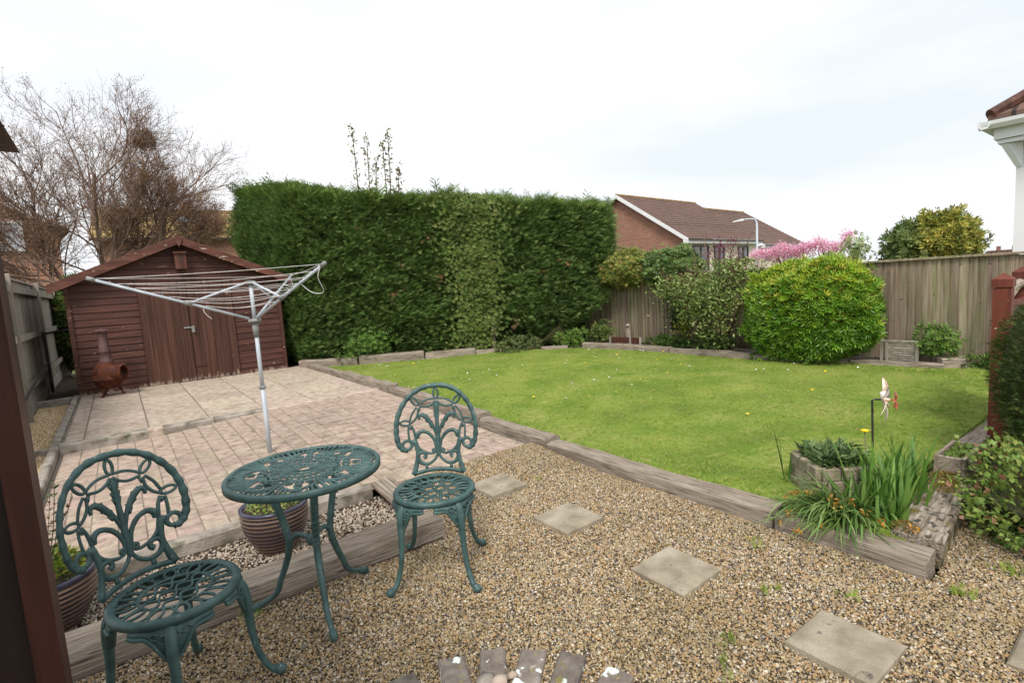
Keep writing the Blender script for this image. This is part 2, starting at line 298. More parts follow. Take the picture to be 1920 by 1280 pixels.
    def build(s, name, mat, parent=None, loc=(0, 0, 0), rot=(0, 0, 0), smooth=False, kind=None):
        me = bpy.data.meshes.new(name); me.from_pydata(s.v, [], s.f)
        for mm in (mat if isinstance(mat, (list, tuple)) else [mat]): me.materials.append(MT[mm])
        if any(s.mi): me.polygons.foreach_set('material_index', s.mi)
        if smooth: me.polygons.foreach_set('use_smooth', [True] * len(s.f))
        me.update(); o = link_obj(name, me, parent, loc, rot)
        if parent: KIDS.setdefault(parent.name, []).append(o)
        if kind: o['kind'] = kind
        return o
def one(fn, *a, **k):
    b = MB(); fn(b); return b.build(*a, **k)
def nz3(p, s=1.0, seed=0): return mnoise.noise(Vector((p[0] * s + seed * 7.3, p[1] * s - seed * 3.1, p[2] * s + seed)))

def plate(name, poly, z, mat, kind=None, parent=None):
    b = MB(); b.add([(x, y, z) for x, y in poly], [tuple(range(len(poly)))]); o = b.build(name, mat, parent)
    if kind: o['kind'] = kind
    return o
def grid_plate(name, poly_in, lo, hi, step, zf, mat, kind=None):
    xs = np.arange(lo[0], hi[0] + step / 2, step); ys = np.arange(lo[1], hi[1] + step / 2, step); idx = {}; vs = []; fs = []
    def vid(i, j):
        if (i, j) not in idx: idx[i, j] = len(vs); vs.append((xs[i], ys[j], zf(xs[i], ys[j])))
        return idx[i, j]
    for i in range(len(xs) - 1):
        for j in range(len(ys) - 1):
            if inpoly(np.array([[xs[i] + step / 2, ys[j] + step / 2]]), poly_in)[0]: fs.append((vid(i, j), vid(i + 1, j), vid(i + 1, j + 1), vid(i, j + 1)))
    b = MB(); b.add(vs, fs); o = b.build(name, mat, smooth=True)
    if kind: o['kind'] = kind
    return o
def inpoly(P, poly):
    x, y = P[:, 0], P[:, 1]; c = np.zeros(len(P), bool); n = len(poly)
    for i in range(n):
        x0, y0 = poly[i]; x1, y1 = poly[(i + 1) % n]
        t = ((y0 > y) != (y1 > y)); c ^= t & (x < (x1 - x0) * (y - y0) / ((y1 - y0) if y1 != y0 else 1e-9) + x0)
    return c

def instancer(name, pts, rots, scl, protos, kind='stuff', parent=None, label=None):
    """a point mesh whose points carry small real meshes (geometry nodes)"""
    n = len(pts); me = bpy.data.meshes.new(name); me.vertices.add(n); me.vertices.foreach_set('co', np.asarray(pts, np.float32).ravel())
    for an, dat in (('rot', rots), ('scl', scl)):
        a = me.attributes.new(an, 'FLOAT_VECTOR', 'POINT'); a.data.foreach_set('vector', np.asarray(dat, np.float32).ravel())
    a = me.attributes.new('pick', 'INT', 'POINT'); a.data.foreach_set('value', RNG.integers(0, len(protos), n).astype(np.int32))
    o = link_obj(name, me, parent); g = bpy.data.node_groups.new(name, 'GeometryNodeTree')
    g.interface.new_socket('Geometry', in_out='INPUT', socket_type='NodeSocketGeometry'); g.interface.new_socket('Geometry', in_out='OUTPUT', socket_type='NodeSocketGeometry')
    N = g.nodes.new; l = g.links.new; gi = N('NodeGroupInput'); go = N('NodeGroupOutput'); jn = N('GeometryNodeJoinGeometry')
    ar = N('GeometryNodeInputNamedAttribute'); ar.data_type = 'FLOAT_VECTOR'; ar.inputs[0].default_value = 'rot'
    asz = N('GeometryNodeInputNamedAttribute'); asz.data_type = 'FLOAT_VECTOR'; asz.inputs[0].default_value = 'scl'
    ap = N('GeometryNodeInputNamedAttribute'); ap.data_type = 'INT'; ap.inputs[0].default_value = 'pick'
    er = N('FunctionNodeEulerToRotation'); l(ar.outputs[0], er.inputs[0])
    for k, pr in enumerate(protos):
        oi = N('GeometryNodeObjectInfo'); oi.inputs[0].default_value = pr; oi.inputs['As Instance'].default_value = False
        ip = N('GeometryNodeInstanceOnPoints'); cm = N('FunctionNodeCompare'); cm.data_type = 'INT'; cm.operation = 'EQUAL'
        l(ap.outputs[0], cm.inputs[2]); cm.inputs[3].default_value = k
        l(gi.outputs[0], ip.inputs['Points']); l(oi.outputs['Geometry'], ip.inputs['Instance']); l(cm.outputs[0], ip.inputs['Selection'])
        l(er.outputs[0], ip.inputs['Rotation']); l(asz.outputs[0], ip.inputs['Scale']); l(ip.outputs[0], jn.inputs[0])
    l(jn.outputs[0], go.inputs[0]); md = o.modifiers.new('scatter', 'NODES'); md.node_group = g
    for pr in protos[:1]:
        for mm in pr.data.materials: me.materials.append(mm)
    o['kind'] = kind
    if label: o['label'] = label
    return o
def proto(name, b, mat, smooth=False):
    me = bpy.data.meshes.new(name); me.from_pydata(b.v, [], b.f); me.materials.append(MT[mat])
    if smooth: me.polygons.foreach_set('use_smooth', [True] * len(b.f))
    me.update(); return bpy.data.objects.new(name, me)

# leaf prototypes: (verts, tris), leaf grows along +y, faces +z
def leafproto(w=.5, fold=.12):
    v = np.array([(0, 0, 0), (-w / 2, .42, fold), (w / 2, .42, fold), (0, .45, 0), (0, 1, .02)], float)
    return v, np.array([(0, 3, 1), (0, 2, 3), (3, 4, 1), (3, 2, 4)])
def quadleaf(w=.5):
    return np.array([(0, 0, 0), (w / 2, .45, .06), (0, 1, 0), (-w / 2, .45, .06)], float), np.array([(0, 1, 2), (0, 2, 3)])
def sprayproto(nb=6, w=.10, seed=1):
    r = random.Random(seed); v = []; f = []
    def strip(a, b, wd, dz):
        k = len(v); a, b = np.array(a), np.array(b); d = b - a; n = np.array([-d[1], d[0], 0]); n = n / (np.linalg.norm(n) + 1e-9) * wd
        m = (a + b) / 2
        v.extend([a, m + n + [0, 0, dz], b, m - n]); f.extend([(k, k + 1, k + 2), (k, k + 2, k + 3)])
    strip((0, 0, 0), (0, 1, -.05), w * .6, .02)
    for i in range(nb):
        t = .12 + .7 * i / nb; s = 1 if i % 2 else -1; ln = (.55 - .3 * t) * r.uniform(.8, 1.2)
        strip((0, t, 0), (s * ln * .8, t + ln * .75, r.uniform(-.12, .08)), w * .7, .03)
    return np.array(v, float), np.array(f)
def fiveleaf(seed=2, n=5, w=.34, tilt=.5):
    """a small rosette of leaves at a shoot tip"""
    V, F = leafproto(w); v = []; f = []; k = 0
    for i in range(n):
        a = 2 * math.pi * i / n + .3 * seed; e = np.array((Matrix.Rotation(a, 3, 'Y') @ Matrix.Rotation(tilt + .15 * (i % 2), 3, 'X')))
        v.append((e @ V.T).T); f.append(F + k); k += len(V)
    return np.concatenate(v), np.concatenate(f)

def frames(dirs, roll=None):
    """rotation matrices whose y column is dirs, z column roughly up"""
    y = dirs / (np.linalg.norm(dirs, axis=1, keepdims=True) + 1e-9); n = len(y)
    ref = np.tile(np.array([[0, 0, 1.]]), (n, 1)); ref[np.abs(y[:, 2]) > .95] = (1, 0, 0)
    x = np.cross(y, ref); x /= np.linalg.norm(x, axis=1, keepdims=True) + 1e-9; z = np.cross(x, y)
    if roll is not None:
        c, s = np.cos(roll)[:, None], np.sin(roll)[:, None]; x, z = x * c + z * s, z * c - x * s
    return np.stack([x, y, z], axis=2)
def tiles(name, protos, pts, dirs, size, tint, mat, parent=None, roll=None, kind='stuff', label=None):
    """many copies of leaf prototypes joined into one mesh with a per-leaf colour"""
    pts = np.asarray(pts, float); n = len(pts); dirs = np.asarray(dirs, float); size = np.broadcast_to(np.asarray(size, float), (n,)); tint = np.broadcast_to(np.asarray(tint, float), (n, 3))
    fr = frames(dirs, roll if roll is not None else RNG.uniform(-.7, .7, n)); which = RNG.integers(0, len(protos), n)
    AV, AF, AC, off = [], [], [], 0
    for k, (V, F) in enumerate(protos):
        m = which == k; c = m.sum()
        if not c: continue
        vv = np.einsum('nij,vj->nvi', fr[m], V) * size[m][:, None, None] + pts[m][:, None, :]
        AV.append(vv.reshape(-1, 3)); AF.append((F[None] + (np.arange(c) * len(V))[:, None, None]).reshape(-1, 3) + off)
        AC.append(np.repeat(tint[m], len(V), axis=0)); off += c * len(V)
    V, F, C = np.concatenate(AV), np.concatenate(AF), np.concatenate(AC)
    me = bpy.data.meshes.new(name); me.vertices.add(len(V)); me.vertices.foreach_set('co', V.astype(np.float32).ravel())
    me.loops.add(F.size); me.loops.foreach_set('vertex_index', F.astype(np.int32).ravel())
    me.polygons.add(len(F)); me.polygons.foreach_set('loop_start', np.arange(0, F.size, 3, dtype=np.int32))
    me.update(calc_edges=True)
    a = me.attributes.new('tint', 'FLOAT_COLOR', 'POINT'); a.data.foreach_set('color', np.concatenate([C, np.ones((len(C), 1))], 1).astype(np.float32).ravel())
    me.materials.append(MT[mat]); o = link_obj(name, me, parent)
    if parent: KIDS.setdefault(parent.name, []).append(o)
    if kind: o['kind'] = kind
    if label: o['label'] = label
    return o
def tints(n, cols, var=.18, w=None):
    c = np.array(cols, float)[RNG.choice(len(cols), n, p=None if w is None else np.array(w) / sum(w))]
    return np.clip(c * RNG.uniform(1 - var, 1 + var, (n, 1)) * RNG.uniform(1 - var * .3, 1 + var * .3, (n, 3)), 0, 1)
def sph(n):
    v = RNG.normal(size=(n, 3)); return v / np.linalg.norm(v, axis=1, keepdims=True)

# ================================================================== THE SETTING
CAMP = np.array([0, 0, 1.45])
def inview(P, mx=1.12, my=1.12):
    d = np.asarray(P, float) - CAMP; z = d @ np.array(fw); x = d @ np.array(rt); y = d @ np.array(upv)
    f = 36 / 18.244; z2 = np.maximum(z, 1e-6)
    return (z > .05) & (np.abs(x / z2) * (1 / (18 / 18.244)) < mx) & (np.abs(y / z2) / (12 / 18.244) < my)
def smooth01(t): t = min(1, max(0, t)); return t * t * (3 - 2 * t)
LAWN_Z = .13
lawn_poly = [(2.90, .80), (2.88, 10.0), (3.3, 9.62), (4.15, 9.2), (5.5, 8.58), (6.2, 8.36), (6.9, 7.4), (7.34, 7.2), (7.36, 4.0), (7.66, 2.8), (7.86, 1.7), (8.1, 1.0), (8.1, .95), (4.0, .97), (3.0, .88)]
def lawn_z(x, y): return LAWN_Z - .048 * (1 - smooth01((x - 2.9) / 1.6)) * (1 - smooth01((y - 3.0) / 3.0)) + .018 * nz3((x, y, 0), .8) + .006 * nz3((x, y, 3), 3)
plate('ground', [(-400, -100), (900, -100), (900, 900), (-400, 900)], -.06, 'earth', 'structure')
grid_plate('lawn', lawn_poly, (2.8, .6), (8.3, 10.2), .1, lawn_z, 'lawn', 'structure')
plate('flower_bed_soil', [(2.72, 10.15), (3.3, 9.6), (5.5, 8.5), (6.9, 7.35), (7.3, 7.15), (7.32, 3.9), (7.8, 1.6), (8.6, 1.3), (8.6, 9.4), (8.0, 12), (2.5, 14.5)], .115, 'soil', 'structure')
def gravel_z(x, y): return .012 * nz3((x, y, 0), 1.1) + .05 * smooth01((y - 2.7) / .8) * smooth01((x - 1.3) / .5)
gravel_poly = [(-2.5, -.5), (9, -.5), (9, .88), (4.1, .8), (2.9, .66), (2.78, .66), (2.78, 3.5), (1.38, 3.5), (1.38, 2.6), (-2.5, 2.6)]
grid_plate('gravel_base', gravel_poly, (-2.5, -.5), (9, 3.5), .05, lambda x, y: gravel_z(x, y) - .004, 'gravelbed', 'structure')
plate('pebble_bed', [(-1.6, 2.6), (1.42, 2.6), (1.42, 3.52), (-1.6, 3.52)], -.005, 'soil', 'structure')
plate('shed_side_soil', [(-1.2, 10.48), (-.6, 10.48), (-.6, 13), (-1.2, 16.6)], .03, 'soil', 'structure')
plate('corner_bed_soil', [(2.92, .86), (2.92, 1.6), (3.5, 1.6), (4.0, .98), (3.0, .88)], .083, 'soil', 'structure')
plate('side_gravel_base', [(-1.2, 3.4), (-.66, 3.4), (-.66, 10.6), (-1.2, 10.6)], .035, 'gravelbed', 'structure')

def stone(seed, flat=.7):
    import bmesh
    bm = bmesh.new(); bmesh.ops.create_icosphere(bm, subdivisions=1, radius=1)
    bm.verts.ensure_lookup_table(); b = MB(); vs = []
    for v in bm.verts:
        c = v.co; k = 1 + .45 * mnoise.noise(c * 1.1 + Vector((seed * 5.1, 0, 0))); vs.append((c.x * k * 1.15, c.y * k * .9, c.z * k * flat))
    b.add(vs, [[v.index for v in f.verts] for f in bm.faces]); bm.free(); return b
def scatter_stones(name, poly, dens, zf, mat, r0, r1, label, seed=0, big=0.0, keep=None):
    lo = np.min(poly, 0); hi = np.max(poly, 0); n = int((hi - lo).prod() * dens)
    P = RNG.uniform(lo, hi, (n, 2)); P = P[inpoly(P, poly)]
    if keep is not None: P = P[keep(P)]
    z = np.array([zf(x, y) for x, y in P]); P3 = np.column_stack([P, z]); P3 = P3[inview(P3, 1.7, 1.5)]; n = len(P3)
    r = RNG.uniform(r0, r1, n) * np.where(RNG.random(n) < .12, 1.35, 1); P3[:, 2] += r * RNG.uniform(-.05, .55, n)
    rot = np.column_stack([RNG.normal(0, .45, n), RNG.normal(0, .45, n), RNG.uniform(0, 6.28, n)])
    scl = r[:, None] * RNG.uniform(.8, 1.2, (n, 3))
    pr = [proto('stone_shape', stone(seed + k), mat, True) for k in range(4)]
    return instancer(name, P3, rot, scl, pr, label=label)
def off_stones(P):
    k = np.ones(len(P), bool)
    for x, y in STEPS: k &= ~((np.abs(P[:, 0] - x) < .138) & (np.abs(P[:, 1] - y) < .138))
    return k
STEPS = [(2.03, 2.97), (2.04, 2.25), (2.03, 1.48), (2.04, .74), (2.50, .19)]
gv = scatter_stones('gravel', gravel_poly, 19500, gravel_z, 'shingle', .0030, .0064, 'tan and brown pea shingle covering the seating area', 1, keep=off_stones)
gv['category'] = 'gravel'
wv = scatter_stones('white_chippings', [(-1.2, 2.82), (1.34, 2.82), (1.34, 3.47), (-1.2, 3.47)], 6500, lambda x, y: 0.0, 'wshingle', .005, .009, 'pale stone chippings in the strip below the paved patio', 11, keep=lambda P: RNG.random(len(P)) < np.clip(1.15 - 3.5 * np.maximum(0, P[:, 1] - 3.25), .15, 1))
wv['category'] = 'chippings'
yv = scatter_stones('golden_gravel', [(-1.08, 3.5), (-.68, 3.5), (-.68, 10.35), (-1.08, 10.35)], 5200, lambda x, y: .04, 'yshingle', .007, .011, 'golden gravel strip beside the grey boundary fence', 21)
yv['category'] = 'gravel'

# ---- grass (short mown blades, longer along the sleepers)
def tuft(seed, nb=9, h=1.0, spread=.5):
    r = random.Random(seed); b = MB()
    for i in range(nb):
        a = r.uniform(0, 6.28); x, y = r.uniform(-spread, spread), r.uniform(-spread, spread); hh = h * r.uniform(.5, 1.1); ln = r.uniform(.1, .5); w = .045
        dx, dy = math.cos(a), math.sin(a); px, py = -dy * w, dx * w
        b.add([(x - px, y - py, 0), (x + px, y + py, 0), (x + dx * ln * .3 + px * .7, y + dy * ln * .3 + py * .7, hh * .6), (x + dx * ln * .3 - px * .7, y + dy * ln * .3 - py * .7, hh * .6), (x + dx * ln, y + dy * ln, hh)], [(0, 1, 2, 3), (3, 2, 4)])
    return b
tp = [proto('tuft_shape', tuft(k), 'grassblade') for k in range(4)]
n = 90000; P = RNG.uniform((2.86, .7), (8.1, 10.1), (n, 2)); P = P[inpoly(P, lawn_poly)]
edge = np.exp(-np.maximum(0, P[:, 0] - 2.9) / .1) + np.exp(-np.maximum(0, 7.36 - P[:, 0]) / .08)
d = np.hypot(P[:, 0], P[:, 1]); P = P[RNG.random(len(P)) < np.clip(1.1 - d / 16, .45, 1)]; edge = np.exp(-np.maximum(0, P[:, 0] - 2.9) / .12) + .7 * np.exp(-np.maximum(0, 7.4 - P[:, 0]) / .08)
P3 = np.column_stack([P, [lawn_z(x, y) - .004 for x, y in P]]); k = inview(P3, 1.5, 1.4); P3 = P3[k]; edge = edge[k]; n = len(P3)
hh = RNG.uniform(.013, .024, n) * (1 + 1.3 * edge * (RNG.random(n) ** 2))
g = instancer('grass', P3, np.column_stack([RNG.normal(0, .15, n), RNG.normal(0, .15, n), RNG.uniform(0, 6.28, n)]), np.column_stack([hh * 1.3, hh * 1.3, hh]), tp, label='short mown grass of the back lawn')
g['category'] = 'grass'

# ---- slab terrace and block paving
def paver_z(x, y): return .06 + .075 * smooth01((x + .1) / 1.7) * smooth01((y - 3.6) / 3.0)
SLAB_Z = .14
def pave_mesh(lx, ly, h, ch):
    b = MB(); b.box((-lx / 2, -ly / 2, -h), (lx / 2, ly / 2, 0), ch); me = bpy.data.meshes.new('paver'); me.from_pydata(b.v, [], b.f); return me
terrace = plate('slab_terrace', [(-.6, 6.84), (2.73, 6.84), (2.73, 10.6), (-.6, 10.6)], SLAB_Z - .014, 'sand', 'structure')
xe = [-.58, -.42, .14, .72, 1.31, 1.88, 2.46, 2.72]
for i in range(len(xe) - 1):
    y = 6.86; k = 0
    while y < 10.4:
        ly = min(.585, 10.42 - y); lx = xe[i + 1] - xe[i]
        me = pave_mesh(lx - .012, ly - .008, .04, .006); me.materials.append(MT['slab'])
        o = link_obj('slab', me, terrace, ((xe[i] + xe[i + 1]) / 2, y + ly / 2, SLAB_Z + random.uniform(-.003, .003)), (random.gauss(0, .002), random.gauss(0, .002), 0)); y += ly
patio = grid_plate('paved_patio', [(-.58, 3.6), (2.72, 3.45), (2.72, 6.86), (-.58, 6.86)], (-.6, 3.4), (2.8, 6.9), .1, lambda x, y: paver_z(x, y) - .006, 'sand', 'structure')
pavers = []; y = 3.497; row = 0; widths = [.145, .145, .145, .215, .145, .105]
while y < 6.66:
    ly = .143; x = -.575
    while x < 2.70:
        lx = .143; x0, x1 = max(x, -.575), min(x + lx, 2.715)
        if x1 - x0 > .04 and (row > 0 or x0 > 1.32): pavers.append(((x0 + x1) / 2, y + ly / 2, x1 - x0, ly))
        x += lx
    y += ly; row += 1
pavers.sort(key=lambda p: math.hypot(p[0], p[1]))
pm = {}
rest = MB()
for k, (x, y, lx, ly) in enumerate(pavers):
    z = paver_z(x, y) + random.uniform(-.003, .003)
    if k < 300:
        key = (round(lx, 3), round(ly, 3))
        if key not in pm: pm[key] = pave_mesh(lx - .006, ly - .006, .04, .003); pm[key].materials.append(MT['paver'])
        link_obj('paver', pm[key], patio, (x, y, z), (random.gauss(0, .005), random.gauss(0, .005) - math.atan(.04) * 0, random.gauss(0, .006)))
    else:
        rest.box((x - lx / 2 + .003, y - ly / 2 + .003, z - .04), (x + lx / 2 - .003, y + ly / 2 - .003, z), .003)
r_ = rest.build('far_pavers', 'paver', patio, kind='stuff')
# border course of pavers flush with the slab terrace, kerbs
def kerb(name, a, b, w, zt, zb, label, mat='concrete', zt2=None, grp='concrete edging kerbs'):
    a, b = Vector((*a, 0)), Vector((*b, 0)); d = b - a; L = d.length; n = max(2, int(L / .12)); mb = MB(); vs = []
    for i in range(n + 1):
        t = i / n; top = zt + ((zt2 if zt2 is not None else zt) - zt) * t
        for (yy, zz) in ((-w / 2, zb), (-w / 2, top - .012), (-w / 2 + .012, top), (w / 2 - .012, top), (w / 2, top - .012), (w / 2, zb)):
            j = .004 * nz3((t * L * 6 + a.x, yy * 40, zz * 30), 1, 3); vs.append((t * L, yy + j, zz + j * .8))
    fs = [(i * 6 + k, i * 6 + k + 1, (i + 1) * 6 + k + 1, (i + 1) * 6 + k) for i in range(n) for k in range(5)] + [tuple(range(6)), tuple(n * 6 + 5 - k for k in range(6))]
    mb.add(vs, fs); o = mb.build(name, mat, None, (a.x, a.y, 0), (0, 0, math.atan2(d.y, d.x))); return tag(o, label, 'kerb', grp)
kerb('edging_kerb', (-.64, 3.3), (-.64, 6.78), .07, .105, -.03, 'long concrete kerb between golden gravel and the brick paved patio', zt2=.15)
kerb('edging_kerb', (-.64, 6.79), (-.64, 10.4), .07, .155, -.03, 'concrete kerb between golden gravel and the slab terrace, reaching the shed', zt2=.17)
kerb('edging_kerb', (-1.10, 6.88), (-.68, 6.88), .06, .11, -.03, 'short concrete kerb crossing the golden gravel strip')
kerb('edging_kerb', (-1.10, 10.4), (-.60, 10.44), .07, .15, -.03, 'short kerb closing the gravel strip beside the shed corner')
kerb('edging_kerb', (-.60, 3.555), (.62, 3.555), .10, .08, -.03, 'stone kerb edging the patio behind the striped pots')
kerb('edging_kerb', (.625, 3.555), (1.30, 3.53), .10, .085, -.03, 'stone kerb edging the patio behind the table, ending at the loose plank')
kerb('edging_kerb', (-.60, 6.765), (.12, 6.765), .16, .152, 0, 'stained concrete step edge near the gravel strip', zt2=.152, grp='terrace step edging')
kerb('edging_kerb', (.26, 6.765), (.74, 6.765), .16, .150, 0, 'stained concrete step edge in front of the shed doors', zt2=.150, grp='terrace step edging')
kerb('edging_kerb', (.745, 6.765), (1.30, 6.765), .16, .150, 0, 'stained concrete step edge behind the clothes dryer pole', zt2=.146, grp='terrace step edging')
kerb('edging_kerb', (.122, 6.765), (.258, 6.765), .158, .149, 0, 'small pale block set into the concrete step edge', 'slab', grp='terrace step edging')
kerb('edging_kerb', (1.305, 6.765), (2.72, 6.765), .155, .1475, 0, 'flush row of pale edging between slabs and paving, meeting the lawn', 'slab', zt2=.147, grp='terrace step edging')

# ---- timber sleepers
def sleeper(a, b, w, z0, z1, label, mat='sleeper', seed=0, rough=1.0, grp='timber sleepers round the lawn', name='timber_sleeper', tilt=0):
    a, b = Vector((*a, 0)), Vector((*b, 0)); d = b - a; Ln = d.length; n = max(6, int(Ln / .05)); mb = MB(); vs = []; h = z1 - z0
    ring = [(-.5, 0), (-.5, .4), (-.49, .85), (-.42, 1), (-.15, 1), (.15, 1), (.42, 1), (.49, .85), (.5, .4), (.5, 0)]; K = len(ring)
    for i in range(n + 1):
        x = Ln * i / n
        for (u, v) in ring:
            q = (x * 1.3, u * 9, v * 5 + seed * 3.7); k1 = nz3(q, 1, seed); k2 = nz3((x * 5, u * 30, v * 20), 1, seed + 5)
            dv = rough * (.014 * k1 + .009 * k2) * (1 if v > 0 else 0)
            e = -.012 * abs(nz3((0, u * 20, v * 20), 1, seed)) if i in (0, n) else 0
            vs.append((x + (e if i == n else -e), u * w + dv * (1 if u > 0 else -1) * (v < .99), h * v + (dv if v > .8 else 0)))
    fs = [(i * K + k, i * K + k + 1, (i + 1) * K + k + 1, (i + 1) * K + k) for i in range(n) for k in range(K - 1)] + [tuple(range(K)), tuple(n * K + K - 1 - k for k in range(K))]
    mb.add(vs, fs); o = mb.build(name, mat, None, (a.x, a.y, z0), (0, tilt, math.atan2(d.y, d.x))); return tag(o, label, 'sleeper', grp)
sleeper((2.865, 1.37), (2.855, .68), .15, -.03, .085, 'grey timber sleeper with a sawn end under the drooping daffodils', seed=1)
sleeper((2.85, 3.28), (2.86, 1.38), .16, -.03, .098, 'long smooth grey sleeper between the shingle and the lawn', seed=2)
sleeper((2.845, 4.30), (2.845, 3.29), .16, -.02, .135, 'sleeper with a dark rotten hollow at the paving corner by the lawn', seed=3, rough=1.7)
sleeper((2.84, 6.45), (2.845, 4.31), .17, -.02, .18, 'long weathered sleeper beside the brick paving, behind the right chair', seed=4, rough=1.5)
sleeper((2.82, 8.30), (2.83, 6.46), .17, -.02, .215, 'crumbling cracked sleeper beside the slab terrace', seed=5, rough=2.4)
sleeper((2.78, 10.33), (2.82, 8.31), .13, .0, .20, 'thin sleeper running up to the shed corner', seed=6, rough=.7)
sleeper((2.66, 10.22), (3.52, 9.50), .16, .05, .27, 'dark sleeper at the hedge foot, nearest the shed', seed=7)
sleeper((3.53, 9.49), (4.62, 8.98), .18, .05, .29, 'dark sleeper at the hedge foot, second from the shed', seed=8)
sleeper((4.63, 8.95), (5.52, 8.56), .15, .05, .25, 'pale sleeper at the hedge foot, third from the shed', seed=9)
sleeper((5.53, 8.55), (6.02, 8.38), .13, .05, .20, 'short low sleeper end at the hedge foot, beside the trailing weeds', seed=10)
sleeper((6.55, 7.75), (6.95, 7.42), .12, .05, .19, 'stub of brown timber in the far lawn corner', seed=11)
sleeper((7.20, 7.22), (7.36, 6.35), .14, .05, .235, 'brown sleeper edging the far bed, in front of the dark planter board', seed=12)
sleeper((7.36, 6.34), (7.38, 5.35), .14, .05, .225, 'brown sleeper edging the far bed below the ivy', seed=13)
sleeper((7.38, 5.33), (7.42, 3.95), .13, .05, .215, 'brown sleeper edging the far bed below the lilac', seed=14)
sleeper((7.44, 3.93), (7.66, 2.75), .12, .05, .19, 'shaded sleeper under the round green bush', seed=15)
sleeper((7.66, 2.73), (7.80, 1.78), .12, .05, .185, 'thin pale timber in front of the slatted panel', seed=16)
sleeper((7.86, 1.86), (8.12, 1.62), .14, .10, .24, 'short tilted timber offcut beside the rose', seed=17)
sleeper((2.95, .765), (4.0, .865), .21, -.02, .118, 'broad mossy sleeper meeting the sawn sleeper end', 'sleeper_mossy', seed=18, rough=.7)
sleeper((-1.5, 2.735), (1.40, 2.745), .24, -.03, .10, 'long pitted sleeper behind the table, beside the pale chippings', seed=19, grp=None)
for mx_, my_, rx, ry, hz in ((3.02, .83, .07, .055, .03), (3.84, .86, .14, .10, .045), (3.70, .82, .08, .07, .03)):
    n_ = int(rx * ry * 130000); a_ = RNG.uniform(0, 6.283, n_); q_ = np.sqrt(RNG.random(n_)) * (1 + .35 * np.array([nz3((2 * math.cos(w), 2 * math.sin(w), rx * 30)) for w in a_]))
    MP = np.column_stack([rx * q_ * np.cos(a_), ry * q_ * np.sin(a_), hz * np.clip(1 - q_ ** 2, 0, 1) * RNG.uniform(.5, 1, n_) + .008])
    o = tiles('moss_cushion', [quadleaf(.5)], MP, RNG.normal(0, .5, (n_, 3)) + [0, 0, .8], RNG.uniform(.006, .014, n_), tints(n_, [(.19, .15, .02), (.13, .12, .015), (.26, .19, .04), (.22, .12, .03)], .25), 'leaf', kind=None); o.location = (mx_, my_, .108)
    tag(o, {.07: 'small ochre moss cushion on the mossy sleeper near its sawn neighbour', .14: 'large orange-brown moss cushion at the far end of the mossy sleeper', .08: 'small moss patch beside the large moss cushion'}[rx], 'moss', 'moss cushions')

# ---- stepping stones, brick arc, cobbles
for k, (x, y) in enumerate(STEPS):
    b = MB(); b.box((-.15, -.15, -.03), (.15, .15, .02), .008); b.map(lambda v: (v.x + .006 * nz3(v, 9, k), v.y + .006 * nz3(v, 9, k + 9), v.z))
    o = b.build('stepping_stone', 'stepstone', None, (x, y, gravel_z(x, y) + .008), (random.gauss(0, .012), random.gauss(0, .012), random.gauss(0, .02)))
    tag(o, ['square stepping stone beside the right chair, first from the paving', 'square stepping stone with a small hole, second from the paving', 'square stepping stone third from the paving', 'largest looking stepping stone, fourth from the paving', 'stepping stone cut by the picture edge, beyond the fourth one'][k], 'stepping stone', 'stepping stones in the shingle')
brick_l = ['leftmost lichened brick of the fanned arc, mostly cut off', 'dark brick with one white lichen blotch, second from the left of the fan', 'plain grey brown brick, third from the left of the fan', 'brick with the most white lichen, fourth from the left of the fan', 'brick with a pale stripe of lichen, fifth from the left of the fan', 'brown brick, rightmost seen of the fanned arc']
for k, a in enumerate((85, 69.5, 57, 44.5, 31.5, 17)):
    a = R(a); r = .735 - .108; b = MB(); b.box((-.1075, -.051, -.04), (.1075, .051, .025), .008); b.map(lambda v: (v.x + .007 * nz3(v, 14, k), v.y + .006 * nz3(v, 14, k + 9), v.z + .004 * nz3(v, 20, k)))
    o = b.build('edging_brick', 'oldbrick', None, (.62 + r * math.cos(a), 1.0 + r * math.sin(a), .0 + random.uniform(-.003, .006)), (random.gauss(0, .03), random.gauss(0, .03), a + random.gauss(0, .04)))
    tag(o, brick_l[k], 'brick', 'bricks fanned in the shingle')
for k, (x, y, r, mm, lb) in enumerate(((.905, 1.49, .036, 'concrete', 'smooth blue grey cobble at the foot of the brick fan'), (.945, 1.455, .036, 'whiteflower', 'smooth whitish cobble at the foot of the brick fan'), (1.0, 1.45, .022, 'rust', 'small orange cobble at the foot of the brick fan'))):
    b = stone(40 + k, .65); b.map(lambda v: v * r); o = b.build('cobble', ['concrete', 'cobble_white', 'rust'][k] if 'cobble_white' in MT else ['concrete', 'slab', 'paver'][k], None, (x, y, .03), smooth=True); tag(o, lb, 'cobble', 'cobbles by the brick fan')

